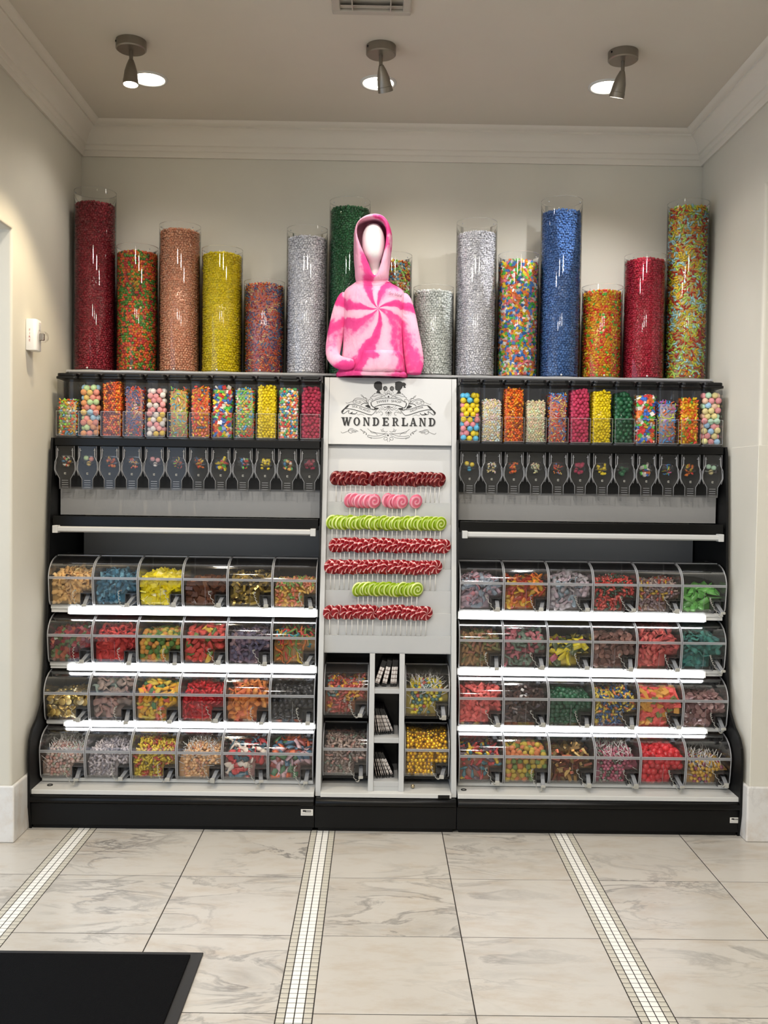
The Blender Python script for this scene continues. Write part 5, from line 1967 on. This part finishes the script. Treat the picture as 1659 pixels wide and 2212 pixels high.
# contents: name, shape, size, palette, material, front fill, heap, phrase
BINS = {
    (0, 0): [('gummy_strip', 'strip', .034, 'd6ab6c*3 c89a5c e0bc84', 'candy_sugar', .112, .028, 'tan peach gummy strips'),
             ('sour_belt', 'strip', .034, '2f5a6e*3 3f7088*2 5a8698', 'candy_sugar', .110, .022, 'blue sugared gummy strips'),
             ('wrapped_chew', 'square', .026, 'd6c414*4 c0ae14*2 e6d83a', 'candy_wrap', .116, .022, 'bright yellow square wrapped chews'),
             ('chocolate_chunk', 'chunk', .030, '4a2a1a*3 5c3826*2 70482c', 'candy_gloss', .100, .006, 'brown chocolate chunks'),
             ('foil_bar', 'bar', .032, 'a8904a*2 3c3222*3 c8b070*2', 'candy_foil', .122, .012, 'gold and black foil wrapped bars'),
             ('gummy_bear', 'bear', .024, '6a8c48*2 b86a50*2 c09a50*2 b8785c', 'candy_gloss', .105, .008, 'pale green and orange gummy bears')],
    (0, 1): [('gummy_piece', 'chunk', .024, '7a2a2c*3 4c5a34*3 93503c*2 50252f*2', 'candy_gloss', .110, .026, 'dark red and green gummy pieces'),
             ('gummy_curl', 'curl', .036, 'a8302c*3 bc423a*2 94262a', 'candy_sugar', .116, .026, 'red gummy curls'),
             ('fruit_gem', 'drop', .025, '4c6a30*3 b07a36*2 a8983c*2 a06038', 'candy_sugar', .110, .022, 'green, orange and yellow sugared fruit gems'),
             ('watermelon_slice', 'slice', .036, 'b04038*4 5c7440*2 b8983c', 'candy_sugar', .116, .040, 'red and green gummy watermelon slices'),
             ('licorice_belt', 'strip', .034, '585264*3 6a5866*2 7a6468', 'candy_sugar', .110, .022, 'dusky purple sugared belts'),
             ('gummy_worm', 'worm', .038, '5c7c3a*2 b0622c*2 a83a34*2 2f7a84 b89a34', 'candy_sugar', .120, .022, 'green, orange and red gummy worms')],
    (0, 2): [('foil_coin', 'cup', .027, 'b09450*3 c4aa6a*2 8a7a44 c8b890', 'candy_foil', .090, .014, 'gold foil chocolate coins'),
             ('long_belt', 'strip', .050, '7a6a62*3 94746c*2 6e7a72', 'candy_sugar', .122, .036, 'grey pink sour belts'),
             ('fruit_slice', 'slice', .032, 'cf9a22*3 c86a38*2 3f6a40*2 b8a03a*2 c05a48', 'candy_sugar', .116, .036, 'yellow, orange and green fruit slices'),
             ('red_gummy', 'bear', .028, 'a8141c*3 940f18*2 bc2024', 'candy_gloss', .118, .026, 'glossy red gummies'),
             ('gummy_twist', 'strip', .040, 'c87838*3 d08a44*2 b8603c*2', 'candy_sugar', .116, .040, 'orange gummy twists'),
             ('licorice_ball', 'ball', .026, '141416*3 1c1c1f', 'candy_gloss', .112, .030, 'shiny black licorice balls')],
    (0, 3): [('small_pop', 'pop', .020, 'b09a90*3 a47a70*2 8c9078', 'candy_wrap', .088, .030, 'pale pink wrapped pops'),
             ('mint_twist', 'twist', .027, 'a39a9c*3 7c767c*2 b8aeae', 'candy_wrap', .108, .022, 'silver white wrapped mints'),
             ('fruit_chew', 'twist', .026, 'b8a024*4 9a3a26*2 6a5a22', 'candy_wrap', .112, .026, 'yellow and red wrapped fruit chews'),
             ('caramel_pop', 'pop', .020, 'b88c60*3 c49c70*2 a87458', 'candy_wrap', .098, .028, 'tan caramel pops on sticks'),
             ('gummy_shark', 'fish', .040, 'c8bcb0*3 a8383a*3 3a5a68*2', 'candy_gloss', .112, .022, 'red, white and blue gummy fish'),
             ('wrapped_taffy', 'packet', .036, '7a342e*2 3a5a70*2 3f6a48*2 a88a90*2 b8562e', 'candy_wrap', .114, .034, 'blue, green and red wrapped taffy')],
    (1, 0): [('pastel_belt', 'strip', .036, '98808a*3 7a8490*2 ae727a', 'candy_sugar', .110, .028, 'pink and blue pastel belts'),
             ('gummy_fish', 'fish', .034, '8c2a14*3 b8681a*2 a8841e*2 9a3418', 'candy_gloss', .116, .018, 'amber, red and yellow gummy fish'),
             ('white_belt', 'strip', .036, '8e888c*3 a09098*2 76848e', 'candy_sugar', .114, .034, 'greyish white and pink curled belts'),
             ('strawberry_candy', 'twist', .027, '9c2a24*4 1f3a28*3 b84a40', 'candy_wrap', .116, .024, 'red and green wrapped strawberry candies'),
             ('clear_twist', 'twist', .027, '6e5c5e*3 8a7a70*2 a88a2a 94463a', 'candy_wrap', .116, .016, 'mixed candies in clear wrappers'),
             ('green_packet', 'packet', .042, '4c8c3c*4 5fa04c*2 3f7434', 'candy_wrap', .088, .010, 'green wrapped candy packets')],
    (1, 1): [('pickle_pencil', 'pencil', .034, '5c5c36*3 7a5c3a*2 8a5a48', 'candy_sugar', .112, .024, 'olive and brown sugared gummy tubes'),
             ('berry_belt', 'strip', .036, '8c4a52*3 5a6a5c*2 9c5c62', 'candy_sugar', .114, .036, 'pink and green berry belts'),
             ('lemon_packet', 'packet', .044, 'b8a81e*4 3f4a2c*2 9c4a5c', 'candy_wrap', .096, .008, 'yellow and pink wrapped lemon packets'),
             ('chocolate_coin', 'coin', .026, '5a403a*3 6c4c44*2 7c5a50', 'candy_gloss', .116, .030, 'brown chocolate coins'),
             ('pink_belt', 'strip', .038, 'b0504c*3 c0645c*2 a84444', 'candy_sugar', .122, .046, 'coral pink gummy belts'),
             ('teal_belt', 'strip', .040, '2f6a62*3 3f7c72*2 2a5a5a', 'candy_sugar', .118, .034, 'teal gummy belts')],
    (1, 2): [('coral_strip', 'strip', .036, 'b8504c*3 c8605a*2 ac4440', 'candy_sugar', .120, .034, 'coral red gummy strips beside the tower'),
             ('cocoa_roll', 'bar', .030, '2f2222*3 402c28*2 54403a', 'candy_wrap', .118, .030, 'dark brown wrapped cocoa rolls'),
             ('green_sour', 'ball', .024, '163f2a*3 1c4c32', 'candy_gloss', .114, .022, 'dark green sour balls'),
             ('peanut_chew', 'twist', .026, '2c4a70*3 b09a3c*3 b86a40*2', 'candy_wrap', .116, .026, 'blue, yellow and orange wrapped chews'),
             ('sugar_slab', 'chunk', .030, 'c0504a*4 b8863a*2 6a7440', 'candy_sugar', .120, .030, 'coral and yellow sugared slabs'),
             ('rose_mint', 'coin', .026, '6a4c4c*3 80605e*2 8c6e6a', 'candy_wrap', .108, .020, 'rose brown wrapped mints')],
    (1, 3): [('soft_gummy', 'bear', .034, '9a3434*3 b89a2c*2 35606a*2 50404a*2', 'candy_gloss', .112, .018, 'red, yellow and teal soft gummies'),
             ('gumdrop', 'drop', .026, 'a08a34*3 5c7038*3 a8643c*3', 'candy_sugar', .118, .026, 'green, orange and yellow gumdrops'),
             ('caramel_bar', 'bar', .036, '8c6c3c*3 6e3826*2 a08654*2', 'candy_foil', .106, .018, 'gold wrapped caramel bars'),
             ('berry_pop', 'pop', .021, '8c3c50*3 a0566a*2 4a4c40', 'candy_wrap', .112, .020, 'pink wrapped lollipops on white sticks'),
             ('cherry_ball', 'ball', .028, 'ac2028*3 9c1820', 'candy_gloss', .124, .020, 'round red jelly cherries'),
             ('mixed_pop', 'pop', .022, 'b08a30*3 7a344c*2 4c5a62', 'candy_wrap', .074, .022, 'yellow and pink pops, nearly empty')],
    'c': [('taffy_twist', 'twist', .034, '9a4038*3 b8862a*2 8a7a70*2 4a6a68', 'candy_wrap', .114, .020, 'red and yellow twisted taffy'),
          ('lemon_pop', 'pop', .024, 'b8a820*4 3a5c58*2 9a463a', 'candy_wrap', .112, .018, 'yellow pops with white sticks'),
          ('pale_taffy', 'twist', .030, '7a6a64*3 8c7a70*2 6a7468 a0746a', 'candy_wrap', .112, .030, 'pale mixed wrapped taffy'),
          ('foil_ball', 'ball', .020, 'c89a14*3 d8b02a*2 a87c0c', 'candy_foil', .122, .060, 'gold foil wrapped balls')],
}
N_SINGLE = 34
candy_me = {}
cnt = 0


def yfront(z):
    return np.interp(z, [q[1] for q in FRONT], [q[0] for q in FRONT])


def fill_bin(loc, spec, seed, where):
    name, kind, size, pl_, mat, hf, heap, what = spec
    size *= {'pop': 1.3, 'strip': 1.18}.get(kind, 1.12)
    r = np.random.default_rng(seed)
    step = size * {'pop': .58, 'strip': .60, 'curl': .72, 'worm': .62, 'twist': .54, 'bar': .60, 'packet': .60, 'fish': .6, 'square': .66, 'slice': .62, 'chunk': .72, 'pencil': .52, 'bear': .66}.get(kind, .80)
    sp = size * .55
    # path over the contents: up the front, then over the heap to the back
    path = [(float(yfront(z)) + .004 + size * .42, z) for z in np.linspace(.006 + size * .35, hf, 6)]
    y0 = path[-1][0]
    path += [(y0 + .035, hf + heap * .55), (y0 + .085, hf + heap), (y0 + .15, hf + heap * .92), (.25, hf + heap * .7)]
    seg = np.linalg.norm(np.diff(np.array(path), axis=0), axis=1).sum()
    nrow = max(4, int(seg / (step * .82)))
    q = interp(path, nrow)
    xm = BW - .004 - size * (.95 if kind == 'pop' else .52)
    nx_ = max(3, int(2 * xm / step) + 1)
    P, N = [], []
    g = np.gradient(q, axis=0)
    ph = r.random() * 6
    for j in range(nrow):
        nn = np.array([0, -g[j, 1], g[j, 0]])
        nn /= np.linalg.norm(nn)
        xs_ = np.linspace(-xm, xm, nx_) + ((j % 2) - .5) * step * .4 + r.normal(size=nx_) * step * .16
        xs_ = np.clip(xs_, -xm, xm)
        top_ = max(0, min(1, (q[j, 1] - hf * .9) / .03))
        zz = q[j, 1] + r.normal(size=nx_) * step * .12 + top_ * (.007 * np.sin(xs_ * 42 + ph) + r.normal(size=nx_) * size * .10)
        zz = np.minimum(zz, .205 - size * .4 - np.maximum(0, .085 - q[j, 0]) * .75)
        yy = q[j, 0] + r.random(nx_) * size * .12
        P.append(np.stack([xs_, yy, zz], 1))
        N.append(np.tile(nn, (nx_, 1)))
    P, N = np.vstack(P), np.vstack(N)
    inpock = (P[:, 0] > KN[0] - size * .45) & (P[:, 2] < KN[1] + size * .45) & (P[:, 1] < .056 + size * .4)
    P, N = P[~inpock], N[~inpock]
    n = len(P)
    flat = kind in ('strip', 'square', 'packet', 'fish', 'coin', 'cup', 'slice')
    rot = align_rot(N, r, .55) if flat else rand_rot(n, r)
    if kind == 'pop':
        # sticks point up and about
        ax = r.normal(size=(n, 3)) * .75 + np.array([0, -.2, -.55]) * (P[:, 2:3] > hf * .8) + np.array([0, .0, 0])
        rot = align_rot(ax / np.linalg.norm(ax, axis=1, keepdims=True), r, .05)
        # keep sticks inside: those low at the front lie along the wall
        rot_low = align_rot(np.column_stack([r.normal(size=n), np.full(n, -.25), r.normal(size=n) * .6]), r, .05)
        lowm = P[:, 2] < hf * .8
        rot[lowm] = rot_low[lowm]
    rgb = pick_colors(pal(pl_), P, r, .25, 1.6)
    s = size * (1 + r.normal(size=n) * .06)
    pz = np.array([q[1] for q in FRONT + LIDP[:7]])
    py = np.array([q[0] for q in FRONT + LIDP[:7]])

    def lim(W):
        x, y, z = W[..., 0], W[..., 1], W[..., 2]
        sx_ = np.maximum(0, -BW + .0045 - x.min(1)) - np.maximum(0, x.max(1) - BW + .0045)
        sz_ = np.maximum(0, .003 - z.min(1)) - np.maximum(0, z.max(1) - .209)
        sy_ = np.maximum(0, (np.interp(z, pz, py) + .004 - y).max(1)) - np.maximum(0, y.max(1) - .284)
        inp = (x > KN[0] - .003) & (z < KN[1] + .003) & (y < .059)
        sy_ = np.maximum(sy_, np.where(inp, .0595 - y, 0).max(1))
        return np.stack([sx_, sy_, sz_], 1)

    P = nudge(kind, P, rot, s, lim)
    # nearest pieces become objects of their own; the rest is one mass
    order = np.argsort(P[:, 1] - P[:, 2] * .9 + r.normal(size=n) * .006)
    single = np.zeros(n, bool)
    single[order[:N_SINGLE]] = True
    key = (kind, mat)
    if key not in candy_me:
        candy_me[key] = shape_mesh(kind, mat, 1.0)
    for i in np.nonzero(single)[0]:
        o = bpy.data.objects.new(name, candy_me[key])
        col.objects.link(o)
        mm = Matrix([[*(rot[i][k] * s[i]), loc[k] + P[i][k]] for k in range(3)] + [[0, 0, 0, 1]])
        o.matrix_world = mm
        o.color = (*rgb[i], 1)
        tag(o, clip_words('%s %s in the bin of %s' % ('gold' if mat == 'candy_foil' and color_word(rgb[i]) in ('yellow', 'orange', 'tan', 'olive') else color_word(rgb[i]), name.replace('_', ' '), what)), 'candy', 'candies of one bin: ' + what)
    rest = ~single
    ytop = path[-1][1] - size * .7
    core = MB()
    c0 = float(yfront(.03)) + size * .70 + .004
    pl3 = [(c0 + .008, .004), (c0, .02), (c0 - .004, max(.03, hf - size * .8))] + [(a, b - size * .62) for a, b in path[7:]] + [(.262, .004)]
    core.prism_x(pl3, -BW + .006, KN[0] - .004)
    pl4 = [(.062 + size * .3, .004), (.062 + size * .3, KN[1] + .004), (c0 + .004, KN[1] + .006), (c0 - .004, max(.07, hf - size * .8))] + [(a, b - size * .62) for a, b in path[7:]] + [(.262, .004)]
    core.prism_x(pl4, KN[0] - .004, BW - .006)
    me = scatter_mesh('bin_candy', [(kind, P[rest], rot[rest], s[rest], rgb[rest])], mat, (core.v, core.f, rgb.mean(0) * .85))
    o = link('bin_candy', me, None, loc)
    tag(o, 'heap of ' + what + ' in the bin ' + where, 'candy', None, 'stuff')


def make_bin(loc, spec, seed, where, k):
    t = thing('scoop_bin', clip_words('clear curved-lid bin of %s %s' % (spec[7], where)), 'candy bin', loc, group='clear scoop bins')
    link('front_panel', BM['front_upper'], t)
    link('front_panel', BM['front_lower'], t)
    ld = link('lid', BM['lid'], t)
    link('lip', BM['lip'], ld)
    link('lid_hinge', BM['hinge'], ld)
    for sx in (-1, 1):
        sd = link('side_panel', BM['side'], t, (sx * (BW - .001), 0, 0))
        link('rim', BM['rim'], sd, (-sx * .0012, 0, 0))
    link('rear_panel', BM['back'], t)
    link('scoop_pocket', BM['pocket'], t)
    link('floor_panel', BM['floor'], t)
    link('seam', BM['seam'], t)
    fill_bin(loc, spec, seed, where)
    r = random.Random(seed)
    tg = thing('tongs', clip_words('grey tongs on a coiled cord at the bin of ' + spec[7]), 'tongs', (loc[0] + .070, loc[1], loc[2]), (r.uniform(-.12, .15), 0, r.uniform(-.28, .2)), 'tongs at the bins')
    link('arm', TM['arm1', k % 3], tg)
    link('arm', TM['arm2', k % 3], tg)
    link('clip', TM['clip', k % 3], tg)
    cdm = link('coiled_cord', TM['cord', k % 3], tg)
    pg = link('peg', TM['peg', k % 3], cdm, (-.046, .002, .072))
    pg.rotation_euler = (math.pi / 2, 0, 0)


rown = ['in the top row', 'in the second row', 'in the third row', 'in the bottom row']
seed = 1000
for b in (0, 1):
    for r_ in range(4):
        for i, spec in enumerate(BINS[b, r_]):
            x = BAYX[b] + (-2.5 + i) * .1992
            make_bin((x, ROWY[r_], ROWZ[r_]), spec, seed, rown[r_], random.randrange(3))
            seed += 1
for i, (x, yl, zb, wh) in enumerate(((-.180, .118, .4675, 'in the tower'), (.1785, .118, .4675, 'in the tower'), (-.180, .080, .2100, 'low in the tower'), (.1785, .080, .2100, 'low in the tower'))):
    make_bin((x, yl, zb), BINS['c'][i], seed, wh, i)
    seed += 1
# a stray foil candy that has dropped out below the gold bin
o = link('foil_ball', candy_me['ball', 'candy_foil'], None, (.118, .075, .168 + .010))
o.scale = (.018,) * 3
o.color = H('#b8a888')
tag(o, 'stray pale foil ball dropped on the deck under the gold bin', 'candy')
